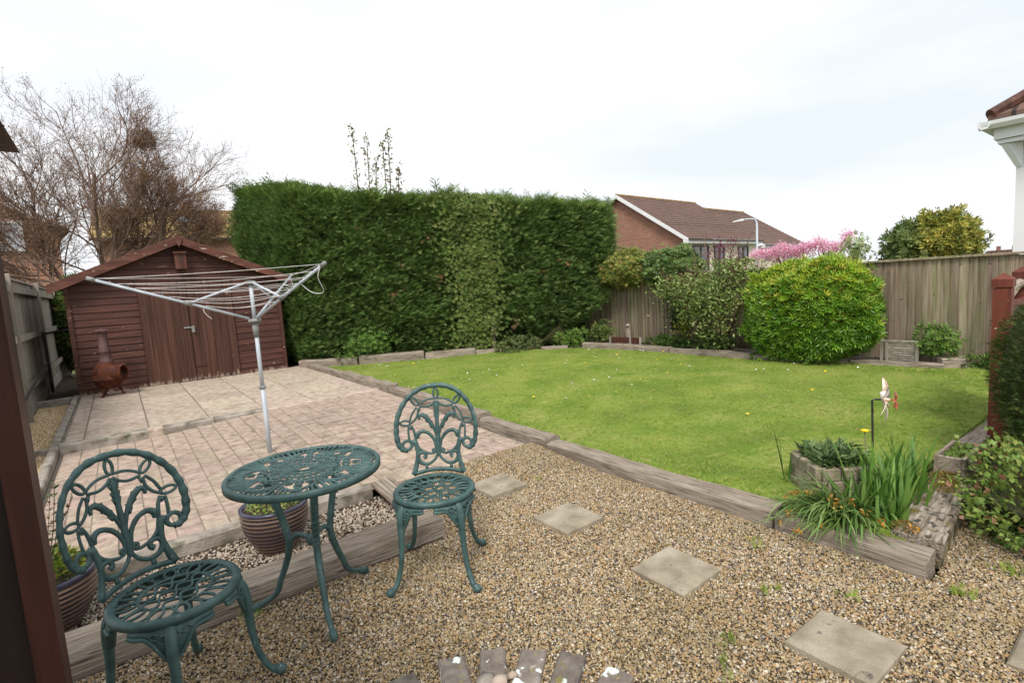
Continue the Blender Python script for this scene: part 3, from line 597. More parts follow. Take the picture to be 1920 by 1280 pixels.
# ================================================================== SHED
SH = Vector((-.6, 10.42, .12)); SW, SD = 3.07, 2.2
shed = thing('garden_shed', 'dark red brown timber shed with double doors and a pitched roof', 'shed', tuple(SH))
PK = 1.55; EV = 1.76; RG = 2.42      # ridge position, eave and ridge heights above the base
def gable_h(x): return EV + (RG - EV) * (1 - abs(x - PK) / PK) if x <= PK else EV + (RG - EV) * (1 - (x - PK) / (SW - PK))
b = MB(); b.prism([(0, .03, 0), (SW, .03, 0), (SW, .03, EV), (PK, .03, RG), (0, .03, EV)], (0, SD - .03, 0)); b.build('wall', 'shed', shed)
D0, D1, DT = .90, 2.26, 1.74
def board(x0, x1, z, h, x0t=None, x1t=None):
    x0t = x0 if x0t is None else x0t; x1t = x1 if x1t is None else x1t; b = MB()
    b.add([(x0, .028, z), (x1, .028, z), (x1, .010, z + .004), (x0, .010, z + .004), (x0t, .021, z + h), (x1t, .021, z + h), (x1t, .029, z + h), (x0t, .029, z + h)],
          [(0, 1, 2, 3), (3, 2, 5, 4), (4, 5, 6, 7), (0, 3, 4, 7), (1, 6, 5, 2)]); b.build('cladding_board', 'shed', shed)
z = .0
while z < RG - .06:
    h = .108
    if z < DT - .02:
        zt = min(z + h - .003, DT) if z + h > DT + .001 else z + h - .003
        for (xa, xb) in ((.05, D0 - .004), (D1 + .004, SW - .05)): board(xa, xb, z, zt - z)
    else:
        def edge(zz):
            if zz <= EV: return .05, SW - .05
            t = (zz - EV) / (RG - EV); return .03 + PK * t, SW - .03 - (SW - PK) * t
        z1 = min(z + h - .003, RG - .02); a0, a1 = edge(z); c0, c1 = edge(z1); board(a0, a1, z, z1 - z, c0, c1)
    z += h
for xx in (-.005, SW - .05): one(lambda b: b.box((xx, -.012, -.02), (xx + .055, .03, EV - .01), .004), 'corner_post', 'shed', shed)
# doors, planks, ironmongery
for s in range(2):
    xa, xb = (D0, (D0 + D1) / 2 - .004) if s == 0 else ((D0 + D1) / 2 + .004, D1)
    door = one(lambda b: b.box((xa, .005, .035), (xb, .026, DT)), 'door', 'shed_door', shed); npk = 6; w = (xb - xa) / npk
    for k in range(npk):
        one(lambda b: b.box((xa + k * w + .0025, -.016 + random.uniform(-.002, .002), .03), (xa + (k + 1) * w - .0025, .006, DT - .002)), 'plank', 'shed_door', door)
hp = empty('latch'); hp.parent = shed; xm = (D0 + D1) / 2
one(lambda b: (b.box((xm - .10, -.034, 0.93), (xm + .03, -.02, .955)), b.box((xm + .01, -.045, .87), (xm + .055, -.02, .965)), b.tube(crs([(xm + .015, -.045, .90), (xm + .02, -.05, .86), (xm + .05, -.05, .86), (xm + .05, -.045, .90)]), .006, 6)), 'hasp_and_padlock', 'greyplastic', shed)
bpy.data.objects.remove(hp)
one(lambda b: b.box((xm + .0, -.03, .26), (xm + .17, -.018, .275)), 'lower_bolt', 'shed_door', shed)
one(lambda b: b.box((D0 - .02, -.02, DT + .004), (D1 + .02, .0, DT + .03)), 'door_head', 'shed', shed)
# roof: two felted boards, barge boards and a diamond finial
th = .03; ov = .17
def roofpt(x, up=0): return gable_h(min(max(x, 0), SW)) + (0 if 0 <= x <= SW else (-(RG - EV) / PK * (0 - x) if x < 0 else -(RG - EV) / (SW - PK) * (x - SW))) + up
roof = one(lambda b: (b.prism([(-ov, -.14, roofpt(-ov, .03)), (PK, -.14, RG + .03), (PK, -.14, RG + .06), (-ov, -.14, roofpt(-ov, .06))], (0, SD + .3, 0)),
           b.prism([(PK + .0005, -.14, RG + .03), (SW + ov, -.14, roofpt(SW + ov, .03)), (SW + ov, -.14, roofpt(SW + ov, .06)), (PK + .0005, -.14, RG + .06)], (0, SD + .3, 0))), 'roof', 'felt', shed)
for x0, x1 in ((-ov - .01, PK), (PK, SW + ov + .01)):
    hgt = .135
    bb = MB(); L0, L1 = (x0, roofpt(x0, .055)), (x1, roofpt(x1, .055)) if x1 > PK else (x1, RG + .055)
    n = 18; vs = []
    A, B = np.array([x0, RG + .055 if x0 == PK else roofpt(x0, .055)]), np.array([x1, RG + .055 if x1 == PK else roofpt(x1, .055)])
    for i in range(n + 1):
        p = A + (B - A) * i / n
        for yy, dz in ((-.165, -hgt), (-.165, 0), (-.142, 0), (-.142, -hgt)): vs.append((p[0], yy, p[1] + dz + .004 * nz3((p[0] * 4, dz * 10, 0), 1)))
    fs = [(i * 4 + k, i * 4 + (k + 1) % 4, (i + 1) * 4 + (k + 1) % 4, (i + 1) * 4 + k) for i in range(n) for k in range(4)] + [(0, 1, 2, 3)[::-1], tuple(n * 4 + k for k in range(4))]
    bb.add(vs, fs); bb.build('barge_board', 'shed_barge', roof)
one(lambda b: b.prism([(PK - .055, -.168, RG + .0), (PK, -.168, RG - .14), (PK + .055, -.168, RG + .0), (PK, -.168, RG + .07)], (0, -.018, 0)), 'finial', 'shed_barge', roof)
bx = thing('bird_box', 'small wooden bird box with a round hole under the shed gable', 'bird box', (SH.x + PK, SH.y - .012, SH.z + 1.93))
one(lambda b: b.box((-.085, -.13, 0), (.085, 0, .27), .003), 'box', 'stain', bx)
one(lambda b: b.prism([(-.10, -.16, .255), (-.10, .0, .30), (-.10, .0, .315), (-.10, -.16, .272)], (.2, 0, 0)), 'roof', 'stain', bx)
one(lambda b: b.lathe([(0, 0), (.018, 0), (.02, -.004)], 12), 'entrance_hole', 'darkmetal', bx, (0, -.1325, .17), (R(90), 0, 0))

# ---- chiminea
ch = thing('chiminea', 'rusty cast iron chiminea with a round mouth against the shed wall', 'chiminea', (-.21, 10.02, SLAB_Z), R(-20))
b = MB(); b.lathe([(.02, .12), (.10, .125), (.16, .17), (.195, .25), (.205, .255), (.205, .275), (.195, .28), (.19, .36), (.16, .44), (.115, .49), (.09, .52)], 22); b.build('bowl', 'rust', ch, smooth=True)
one(lambda b: b.lathe([(.09, .51), (.095, .52), (.095, .535), (.082, .55), (.07, .66), (.078, .67), (.078, .69), (.068, .70), (.058, .93), (.062, .94), (.055, .95)], 18), 'chimney', 'rust_grey', ch, smooth=True)
lid = one(lambda b: b.lathe([(.0, 1.03), (.10, 1.005), (.105, 1.0), (.1, .995), (0, 1.0)], 18), 'rain_cap', 'rust_grey', ch, smooth=True)
for k in range(3): a = k * 2.094 + .4; one(lambda b: b.tube([(.05 * math.cos(a), .05 * math.sin(a), .94), (.055 * math.cos(a), .055 * math.sin(a), 1.0)], .007, 6), 'cap_post', 'rust_grey', lid)
mo = one(lambda b: b.tube([Vector((.245 + .02 * math.cos(t), -.11 + .115 * math.cos(t), .35 + .12 * math.sin(t))) for t in np.linspace(0, 6.283, 24)[:-1]], .014, 6, closed=True), 'mouth_rim', 'rust', ch, smooth=True)
one(lambda b: b.add([(.08 + .165 * k + .02 * math.cos(t) * k, -.055 + (-.055 * k) + .115 * math.cos(t), .35 + .12 * math.sin(t)) for k in (0, 1) for t in np.linspace(0, 6.283, 21)[:-1]], [(i, (i + 1) % 20, 20 + (i + 1) % 20, 20 + i) for i in range(20)]), 'mouth', 'rust', ch, smooth=True)
for k in range(3):
    a = k * 2.094 + R(255); c, s = math.cos(a), math.sin(a)
    one(lambda b: b.tube(crs([(.09 * c, .09 * s, .15), (.13 * c, .13 * s, .10), (.15 * c, .15 * s, .04), (.17 * c, .17 * s, .005)]), [.022, .02, .016, .022], 8), 'leg', 'rust', ch, smooth=True)

# ================================================================== FENCES
def fence_run(name, label, a, b, z0, z1, bw=.095, gap=.0, mat='fence', post_at=(), rails=(.25, .75), cap=True, rail_side=-1, capmat='fence', gravel_board=True, zf=None, postmat=None, group=None, over=.06, railmat=None, lean=0):
    """featheredge fence: overlapping boards, rails, posts; local x runs along it, -y is the side we see"""
    a, b = Vector((*a, 0)), Vector((*b, 0)); d = b - a; Ln = d.length
    t = thing(name, label, 'fence', (a.x, a.y, z0), math.atan2(d.y, d.x), group); H = z1 - z0; n = int(Ln / bw); w = Ln / n
    for k in range(n):
        x = k * w; ht = (zf(x) if zf else H) + random.uniform(-.006, .006); mb = MB(); j = random.uniform(-.002, .002)
        zb = (.15 if gravel_board else .0) + random.uniform(-.006, .01); ov = .012
        mb.add([(x - ov, .004 + j, zb), (x + w, -.016 + j, zb), (x + w, .0 + j, zb), (x - ov, .011 + j, zb), (x - ov, .004 + j, ht), (x + w, -.016 + j, ht), (x + w, .0 + j, ht), (x - ov, .011 + j, ht)],
               [(0, 3, 2, 1), (4, 5, 6, 7), (0, 1, 5, 4), (1, 2, 6, 5), (2, 3, 7, 6), (3, 0, 4, 7)]); mb.build('board', mat, t)
    if gravel_board: one(lambda m: m.box((0, -.018, -.05), (Ln, .02, .152), .004), 'gravel_board', mat, t)
    if cap: one(lambda m: m.box((-.02, -.045, H + .004), (Ln + .02, .035, H + .03), .005), 'capping_rail', capmat, t)
    for r in rails:
        y0, y1 = (-.08, -.018) if rail_side < 0 else (.02, .08)
        for q in range(len(post_at) - 1 if len(post_at) > 1 else 1):
            xa, xb = (post_at[q] + .045, post_at[q + 1] - .045) if len(post_at) > 1 else (0, Ln)
            one(lambda m: m.prism([(xa, y1, H * r - .045), (xa, y0, H * r - .015), (xa, y0, H * r + .015), (xa, y1, H * r + .045)], (xb - xa, 0, 0)), 'rail', railmat or mat, t)
    for x in post_at:
        y0, y1 = (-.10, -.02) if rail_side < 0 else (.022, .10)
        one(lambda m: (m.box((x - .045, y0, -.1), (x + .045, y1, H + over), .006)), 'post', postmat or mat, t)
    return t
fence_run('boundary_fence', 'tall weathered grey fence with rails along the gravel strip', (-1.12, 16.6), (-1.12, 5.9), .05, 1.93, .1, mat='fence_grey', post_at=(.2, 1.15 + .3, 4.45, 7.45, 10.4), rails=(.22, .58, .93), rail_side=1, postmat='fence_grey', capmat='fence_grey', over=.05)
fence_run('back_fence', 'long brown close board fence across the end of the garden', (8.22, 8.9), (8.22, 1.06), .14, 1.43, .088, rails=(), gravel_board=False, post_at=())
# thin white post beside a gap in the boards, dark planter board
tag(one(lambda b: (b.box((-.05, -.012, 0), (.05, .012, .36), .004), b.lathe([(.05, 0), (.048, .02), (.03, .042), (0, .05)], 12, (0, 0, .36))), 'white_stake', 'slab', None, (8.1, 6.86, .12), (0, 0, R(90))), 'pale upright marker board leaning on the back fence', 'stake')
t = thing('planter_board', 'low dark timber planter front with pale posts below the back fence', 'planter', (7.66, 6.9, .115), R(-82))
one(lambda b: b.box((.0, -.015, .0), (.62, .015, .19), .004), 'board', 'stain', t)
for x in (-.03, .62 * .68, .64): one(lambda b: b.box((x - .018, -.03, 0), (x + .018, .0 - .016, .2), .003), 'post', 'fence_grey', t)
# slatted panel lying against the bed
t = thing('slatted_panel', 'small pale wooden slatted panel leaning in the far bed', 'panel', (7.74, 2.42, .16), R(-85.5))
for x in (.0, .055, .36): one(lambda b: b.box((x, -.02, 0), (x + .03, .02, .27), .003), 'frame_post', 'fence_grey', t)
one(lambda b: b.box((.0, -.024, .271), (.39, .024, .289), .003), 'top_rail', 'fence_grey', t)
for k in range(9): one(lambda b: b.box((.085, -.012, .012 + k * .029), (.36, .006, .030 + k * .029)), 'slat', 'fence_grey', t)
# red-brown low fence at the right
t = thing('timber_gate_fence', 'red brown stained fence with square capped posts beside the dark conifer', 'fence', (5.03, .83, .05), 0)
for x, yy, h in ((0, 0, 1.22), (.98, .05, 1.24)):
    pp = one(lambda b: b.box((x - .05, yy - .05, 0), (x + .05, yy + .05, h - .06), .004), 'post', 'redpost', t)
    one(lambda b: (b.box((x - .056, yy - .056, h - .057), (x + .056, yy + .056, h - .0)), b.add([(x - .056, yy - .056, h), (x + .056, yy - .056, h), (x + .056, yy + .056, h), (x - .056, yy + .056, h), (x, yy, h + .045)], [(0, 1, 4), (1, 2, 4), (2, 3, 4), (3, 0, 4)])), 'post_cap', 'redpost', pp)
one(lambda b: b.tube(crs([(.05, .0, 1.06), (.35, .0, 1.14), (.65, .02, 1.16), (.93, .04, 1.14)]), .035, 8), 'top_rail', 'sleeper', t, smooth=True)
one(lambda b: b.box((.06, -.02, .98), (.92, .02, 1.04)), 'rail', 'redpost', t)
for k in range(8): one(lambda b: b.box((.06 + k * .107, .022, .2), (.16 + k * .107, .04, 1.02)), 'board', 'redpost', t)
# metal hand rail in the gap beside the shed
t = thing('pipe_rail', 'dark bent metal pipe rail between grey fence and shed', 'rail', (-1.0, 11.6, .12))
one(lambda b: b.tube(crs([(0, 0, 0), (0, 0, .95), (.03, .02, 1.0), (.42, .3, 1.03)], 4), .02, 8), 'pipe', 'darkmetal', t, smooth=True)
one(lambda b: b.tube([(.0, -.12, .52), (.0, -3.4, .28)], .014, 6), 'lower_pipe', 'darkmetal', t)

# ================================================================== ROTARY DRYER
t = thing('rotary_clothes_dryer', 'grey three armed rotary clothes dryer with sagging white lines', 'clothes dryer', (.955, 4.99, .07))
TZ = 1.21
one(lambda b: b.tube([(0, 0, -.02), (0, 0, .62)], .020, 12), 'lower_pole', 'alu', t, smooth=True)
one(lambda b: b.tube([(0, 0, .60), (0, 0, 1.10)], .0172, 12), 'pole', 'alu', t, smooth=True)
one(lambda b: b.tube([(0, 0, .60), (0, 0, .625)], .027, 12), 'pole_joint', 'greyplastic', t, smooth=True)
one(lambda b: b.tube([(0, 0, 1.06), (0, 0, 1.20)], [.022, .029], 12), 'collar', 'greyplastic', t, smooth=True)
one(lambda b: b.tube([(0, 0, 1.19), (0, 0, 1.53)], .016, 12), 'upper_pole', 'alu', t, smooth=True)
one(lambda b: (b.lathe([(.0, 0), (.05, 0), (.055, .012), (.05, .03), (0, .03)], 12, (0, 0, TZ - .02))), 'hub', 'greyplastic', t, smooth=True)
one(lambda b: (b.lathe([(.0, 0), (.04, 0), (.045, .012), (.04, .03), (0, .034)], 12, (0, 0, 1.52))), 'top_hub', 'greyplastic', t, smooth=True)
RA = 1.055; AZ = [R(174), R(288), R(58)]; tip = [Vector((r * math.cos(a), r * math.sin(a), 1.615)) for r, a in zip((1.08, 1.04, 1.1), AZ)]; hub0 = Vector((0, 0, TZ))
def armpt(k, f): return hub0.lerp(tip[k], f)
for k in range(3):
    arm = one(lambda b: b.tube([armpt(k, .04), armpt(k, 1)], .0112, 8), 'arm', 'alu', t, smooth=True)
    one(lambda b: b.tube([armpt(k, .985), armpt(k, 1.03)], .016, 8), 'arm_cap', 'greyplastic', arm, smooth=True)
    one(lambda b: b.tube([Vector((.035 * math.cos(AZ[k]), .035 * math.sin(AZ[k]), 1.535)), armpt(k, .44)], .010, 8), 'strut', 'alu', t, smooth=True)
    one(lambda b: b.tube([armpt(k, .42), armpt(k, .47)], .018, 8), 'slider', 'greyplastic', t, smooth=True)
    for f in (.5, .6, .7, .8, .9): one(lambda b: b.tube([armpt(k, f) + Vector((0, 0, .01)), armpt(k, f) + Vector((0, 0, .022))], .007, 6), 'line_eye', 'greyplastic', arm)
lines = MB()
for f in (.33, .46, .56, .66, .76, .86, .975):
    for k in range(3):
        a, c = armpt(k, f), armpt((k + 1) % 3, f); sag = random.uniform(.015, .05) if f < .95 else .01
        lines.tube([a.lerp(c, i / 10) - Vector((0, 0, sag * math.sin(math.pi * i / 10))) + Vector((0, 0, .016)) for i in range(11)], .0021, 5)
lines.tube(crs([armpt(1, .97), armpt(1, .97) + Vector((-.02, .02, -.08)), armpt(1, .9) + Vector((.05, 0, -.16)), armpt(1, .8) + Vector((.03, .02, -.12)), armpt(1, .7)]), .003, 5)
lines.tube(crs([armpt(0, .35), armpt(0, .34) + Vector((0, -.01, -.05)), armpt(0, .30) + Vector((.0, -.02, -.085))]), .0028, 5)
lines.tube(crs([armpt(2, .98), armpt(2, .95) + Vector((.02, -.02, -.1)), armpt(2, .86) + Vector((.02, 0, -.1)), armpt(2, .8)]), .003, 5)
lines.build('washing_line', 'cord', t, smooth=True)

# ================================================================== CAST METAL TABLE AND CHAIRS
PXM = .000418
def build_chair():
    t = thing('bistro_chair', 'x', 'chair')
    SEAT, TILT = .435, R(9)
    def plane(v):
        u, h, w = v.x, v.y, v.z
        return Vector((u, -.196 + 1.05 * u * u - h * math.sin(TILT) + w * .75 * math.cos(TILT), SEAT + .012 + h * math.cos(TILT) + w * .75 * math.sin(TILT)))
    def P(pts): return [((x) * PXM, (1235 - y) * PXM, 0) for x, y in pts]
    ring = MB(); half = [(0, 95), (130, 105), (250, 150), (352, 226), (432, 328), (484, 445), (508, 560), (512, 680), (498, 785), (464, 862), (422, 898), (385, 900)]
    full = [(-x, y) for x, y in half[::-1]] + half[1:]; pts = crs(P(full), 5)
    n = len(pts); rr = [(.0138 + .0018 * math.cos(i * 1.35)) * (1 - .12 * abs(i / n - .5)) for i in range(n)]
    ring.tube(pts, rr, 8)
    for s in (-1, 1):
        ring.tube([((s * 390 + 58 * math.cos(a)) * PXM, (1235 - 838 - 58 * math.sin(a)) * PXM, 0) for a in np.linspace(0, 6.283, 17)[:-1]], .0092, 7, closed=True)
        ring.tube(crs(P([(s * 335, 815), (s * 296, 800), (s * 272, 880), (s * 263, 980), (s * 285, 1090), (s * 320, 1222)]), 4), [.009, .014, .013, .012, .0125, .017], 8)
    ring.tube(crs(P([(-325, 1222), (-160, 1192), (0, 1182), (160, 1192), (325, 1222)]), 4), .0115, 8)
    ring.map(plane); back = ring.build('backrest', 'iron', t, smooth=True)
    o = MB(); _t = o.tube; o.tube = lambda p, r, *a, **k: _t(p, [q * 1.22 for q in r] if isinstance(r, list) else r * 1.22, *a, **k)
    o.tube([(30 * math.cos(a) * PXM, (1235 - 200 + 65 * math.sin(a)) * PXM, 0) for a in np.linspace(0, 6.283, 15)[:-1]], .005, 6, closed=True)
    for s in (-1, 1):
        def S(p): return P([(s * x, y) for x, y in p])
        for cx, cy, A, B, an in ((275, 285, 64, 30, -50), (402, 552, 62, 32, -8)):
            an = R(an); o.tube([(s * (cx + A * math.cos(q) * math.cos(an) - B * math.sin(q) * math.sin(an)) * PXM, (1235 - cy - (A * math.cos(q) * math.sin(an) * 1 + B * math.sin(q) * math.cos(an)) * (-1) * -1) * PXM, 0) for q in np.linspace(0, 6.283, 15)[:-1]], .005, 6, closed=True)
        for pth, r in (([(15, 265), (100, 268), (170, 292), (228, 332)], .0048), ([(255, 365), (312, 440), (347, 530)], .0048), ([(365, 600), (369, 680), (362, 770)], .0048),
                       ([(8, 295), (60, 342), (130, 366), (222, 352)], .0052), ([(235, 375), (245, 460), (290, 530), (352, 572)], .0052), ([(335, 588), (302, 660), (286, 750), (265, 850), (228, 912), (170, 955), (100, 977), (45, 968)], .0058)):
            o.tube(crs(S(pth), 5), r, 6)
        o.tube(crs(S([(12, 760), (45, 650), (88, 572), (140, 502), (190, 468), (226, 486), (228, 530)]), 4), [.0055, .007, .0095, .0105, .0095, .007, .005], 7)
        for c, e, r in (((60, 640), (105, 600), .009), ((100, 560), (150, 545), .009), ((130, 510), (128, 465), .008), ((170, 480), (178, 440), .007), ((75, 600), (62, 555), .008)): o.tube(P([(s * c[0], c[1]), (s * e[0], e[1])]), [r, .003], 6)
        o.tube(crs(S([(22, 940), (42, 820), (90, 738), (150, 694), (212, 684), (256, 716), (254, 772)]), 4), [.006, .007, .008, .008, .0095, .011, .006], 7)
        o.tube([(s * (52 + 20 * math.cos(a)) * PXM, (1235 - 940 - 20 * math.sin(a)) * PXM, 0) for a in np.linspace(0, 6.283, 11)[:-1]], .0062, 6, closed=True)
        o.tube(crs(S([(14, 1000), (48, 1052), (105, 1096), (168, 1106), (230, 1080), (262, 1020), (250, 968), (205, 954), (170, 975), (168, 1008), (190, 1026)]), 4), [.006, .0065, .007, .008, .009, .009, .009, .008, .008, .009, .010], 7)
        o.tube(S([(160, 1105), (160, 1192)]), .0075, 6)
        for lx, ly in ((228, 372), (345, 600)): o.tube(P([(s * lx, ly), (s * (lx - 10), ly + 50)]), [.011, .002], 6)
    o.tube(crs(P([(0, 1010), (0, 900), (0, 700), (0, 520), (0, 380), (0, 305)]), 4), [.010, .0125, .0105, .0085, .010, .004], 8)
    for dx, dy in ((-45, 345), (45, 345), (-32, 318), (32, 318), (-38, 420), (38, 420), (-36, 470), (36, 470)): o.tube(P([(dx * .1, dy + 55), (dx, dy)]), [.008, .003], 6)
    o.map(plane); o.build('back_ornament', 'iron', back, smooth=True)
    # seat: rim and pierced lattice
    RS = .207
    rim = MB(); rim.lathe([(RS - .030, SEAT + .004), (RS - .020, SEAT + .011), (RS - .006, SEAT + .009), (RS, SEAT), (RS - .002, SEAT - .016), (RS - .012, SEAT - .018), (RS - .030, SEAT - .002), (RS - .030, SEAT + .004)], 48)
    seat = rim.build('seat', 'iron', t, smooth=True); la = MB()
    def cirl(c, A, B, an, r=.0052, m=14): la.tube([(c[0] + A * math.cos(q) * math.cos(an) - B * math.sin(q) * math.sin(an), c[1] + A * math.cos(q) * math.sin(an) + B * math.sin(q) * math.cos(an), SEAT + .002) for q in np.linspace(0, 6.283, m + 1)[:-1]], r, 6, closed=True, flat=.8)
    for k in range(12):
        a = 2 * math.pi * k / 12; cirl((.147 * math.cos(a), .147 * math.sin(a)), .036, .019, a, .0058)
    for k in range(12):
        a = 2 * math.pi * (k + .5) / 12; la.tube([((.112 + .075 * q) * math.cos(a + .1 * math.sin(q * 3.1)), (.112 + .075 * q) * math.sin(a + .1 * math.sin(q * 3.1)), SEAT + .002) for q in np.linspace(0, 1, 6)], .005, 6, flat=.8)
    cirl((0, 0), .112, .112, 0, .006, 40)
    for row in (-1, 0, 1):
        y = row * .062; hw = math.sqrt(max(0, .110 ** 2 - y * y))
        for ph in (0, math.pi):
            la.tube([(x, y + .029 * math.sin(x * 50 + ph + row * 1.57), SEAT + .002) for x in np.linspace(-hw, hw, 26)], .0056, 6, flat=.8)
    la.build('seat_lattice', 'iron', seat, smooth=True)
    # cabriole legs with brackets and scrolled feet
    for k, a in enumerate((R(47), R(133), R(227), R(313))):
        c, s = math.cos(a), math.sin(a); front = k < 2
        sp = [(.172, .425), (.200, .395), (.214, .34), (.216, .27), (.222, .19), (.235, .115), (.262, .05), (.296, .018)]
        leg = one(lambda b: b.tube(crs([(r_ * c, r_ * s, z_) for r_, z_ in sp], 4), [.019, .0205, .0185, .016, .0135, .012, .0125, .014], 8), 'leg', 'iron', t, smooth=True)
        one(lambda b: b.tube(crs([(.282 * c, .282 * s, .03), (.305 * c, .305 * s, .022), (.318 * c, .318 * s, .014)], 3), [.014, .021, .013], 8), 'foot', 'iron', leg, smooth=True)
        br = MB()
        for sgn in (-1, 1):
            vs = []; m = 12
            for i in range(m + 1):
                q = i / m; an = a + sgn * q * R(36); hgt = .115 * (1 - q) ** 2.1 + .014 + .008 * math.sin(q * 9)
                for rr_, zz in ((.201, SEAT - .014), (.188, SEAT - .014), (.195, SEAT - .014 - hgt), (.209, SEAT - .014 - hgt)): vs.append((rr_ * math.cos(an), rr_ * math.sin(an), zz))
            br.add(vs, [(i * 4 + e, i * 4 + (e + 1) % 4, (i + 1) * 4 + (e + 1) % 4, (i + 1) * 4 + e) for i in range(m) for e in range(4)] + [(3, 2, 1, 0), tuple(m * 4 + e for e in range(4))])
            ed = [(.206 * math.cos(a + sgn * q * R(36)), .206 * math.sin(a + sgn * q * R(36)), SEAT - .016 - (.115 * (1 - q) ** 2.1 + .014 + .008 * math.sin(q * 9))) for q in np.linspace(.02, 1, 12)]
            br.tube(ed, .0075, 6)
            for q, dz, r0 in ((.16, .035, .014), (.36, .022, .011), (.10, .068, .010)):
                an = a + sgn * q * R(36); cx, cy = .207 * math.cos(an), .207 * math.sin(an); tx, ty = -math.sin(an), math.cos(an)
                br.tube([(cx + tx * r0 * math.cos(w), cy + ty * r0 * math.cos(w), SEAT - .016 - dz + r0 * math.sin(w)) for w in np.linspace(0, 5.6, 12)], .0038, 5)
        br.build('bracket', 'iron', leg, smooth=True)
    return t
chair = build_chair(); chair.location = (1.18, 2.30, gravel_z(1.18, 2.3) + .004); chair.rotation_euler = (0, 0, R(142.3))
chair['label'] = 'ornate green metal chair facing us, to the right of the table'; chair['group'] = 'green bistro chairs'
c2 = copy_tree(chair); c2.location = (.055, 2.155, .004); c2.rotation_euler = (0, 0, R(213)); c2['label'] = 'ornate green metal chair beside the brown porch post, to the left of the table'

tb = thing('bistro_table', 'round green cast metal table with pierced top and three curved legs', 'table', (.60, 2.425, .0)); TZ = .68; RT = .335
b = MB(); b.lathe([(RT - .022, TZ - .006), (RT - .020, TZ + .002), (RT - .006, TZ + .003), (RT, TZ - .004), (RT, TZ - .026), (RT - .012, TZ - .028), (RT - .022, TZ - .006)], 64)
top = b.build('table_top', 'iron', tb, smooth=True); la = MB(); zz = TZ - .004
def tub(pts, r): la.tube([(x, y, zz) for x, y in pts], r, 6, flat=.75)
NS = 8
for k in range(NS):
    a0 = 2 * math.pi * k / NS
    def pol(r, a): return (r * math.cos(a0 + a), r * math.sin(a0 + a))
    for sg in (-1, 1):
        for j in range(5):
            e = .05 + .078 * j; r0, r1 = .150 + .022 * j, .322 - .008 * j
            tub([pol(r0 + (r1 - r0) * q, sg * (e * q + .20 * math.sin(math.pi * q * .9) * (.35 + .1 * j))) for q in np.linspace(0, 1, 10)], [.0035, .0052, .0058, .004])
    tub([pol(.15 + .17 * q, .0) for q in np.linspace(0, 1, 4)], [.005, .0065, .010])
    for rr, aa, cr_ in ((.290, .3925, .020), (.180, .3925, .017), (.225, .3925, .015), (.258, .3925, .010), (.185, .17, .014), (.185, -.17, .014)):
        la.tube([(rr * math.cos(a0 + aa) + cr_ * math.cos(q), rr * math.sin(a0 + aa) + cr_ * math.sin(q), zz) for q in np.linspace(0, 6.283, 14)[:-1]], .0052, 6, closed=True, flat=.75)
    for rr in (.13, .085):
        for dd in (-.2, .2): la.tube([(rr * math.cos(a0 + dd) + .019 * math.cos(q), rr * math.sin(a0 + dd) + .019 * math.sin(q), zz) for q in np.linspace(0, 6.283, 11)[:-1]], .0046, 6, closed=True, flat=.75)
for rr in (.155, .108, .062, .03): la.tube([(rr * (1 + .04 * math.cos(9 * q)) * math.cos(q), rr * (1 + .04 * math.cos(9 * q)) * math.sin(q), zz) for q in np.linspace(0, 6.283, 55)[:-1]], .0055, 6, closed=True, flat=.75)
for k in range(18): a = k * R(20); tub([(.03 * math.cos(a), .03 * math.sin(a)), (.155 * math.cos(a + .12), .155 * math.sin(a + .12))], .0042)
la.build('top_lattice', 'iron', top, smooth=True)
for a in (R(146), R(264), R(24)):
    c, s = math.cos(a), math.sin(a)
    leg = one(lambda b: b.tube(crs([(r_ * c, r_ * s, z_) for r_, z_ in ((.185, .66), (.165, .58), (.135, .48), (.110, .38), (.108, .31), (.135, .22), (.165, .15), (.178, .11), (.205, .075), (.25, .05), (.285, .02))], 4), [.018, .0175, .0165, .016, .017, .0155, .014, .0145, .012, .0125, .012], 8), 'leg', 'iron', tb, smooth=True)
    one(lambda b: b.tube(crs([(.27 * c, .27 * s, .042), (.295 * c, .295 * s, .03), (.302 * c, .302 * s, .012)], 3), [.012, .018, .015], 8), 'foot', 'iron', leg, smooth=True)
    one(lambda b: b.tube(crs([(.11 * c, .11 * s, .33), (.075 * c, .075 * s, .365), (.035 * c, .035 * s, .36), (0, 0, .335)], 4), [.013, .012, .011, .013], 8), 'brace', 'iron', tb, smooth=True)
    for j in range(10):
        z_ = .62 - j * .028; one(lambda b: b.tube([((.165 + .02 - j * .0065) * c + .0 - s * .015, (.165 + .02 - j * .0065) * s + c * .015, z_), ((.165 + .02 - j * .0065) * c + s * .015, (.165 + .02 - j * .0065) * s - c * .015, z_ - .006)], .0035, 5), 'leg_rib', 'iron', leg)
one(lambda b: b.lathe([(0, .305), (.02, .315), (.026, .335), (.018, .36), (0, .37)], 12), 'boss', 'iron', tb, smooth=True)

# loose grooved plank by the kerb
pl = thing('loose_plank', 'short weathered grooved plank lying beside the pale chippings', 'plank', (1.36, 3.22, .10), R(-92)); pl.rotation_euler = (R(5), R(4), R(-91))
for k in range(5): one(lambda b: b.box((-.25, -.075 + k * .03, -.012), (.25 + random.uniform(-.004, .004), -.049 + k * .03, .012), .003), 'groove_strip', 'sleeper', pl)
one(lambda b: b.box((-.245, -.074, -.022), (.245, .074, -.0125)), 'underside', 'shed_barge', pl)

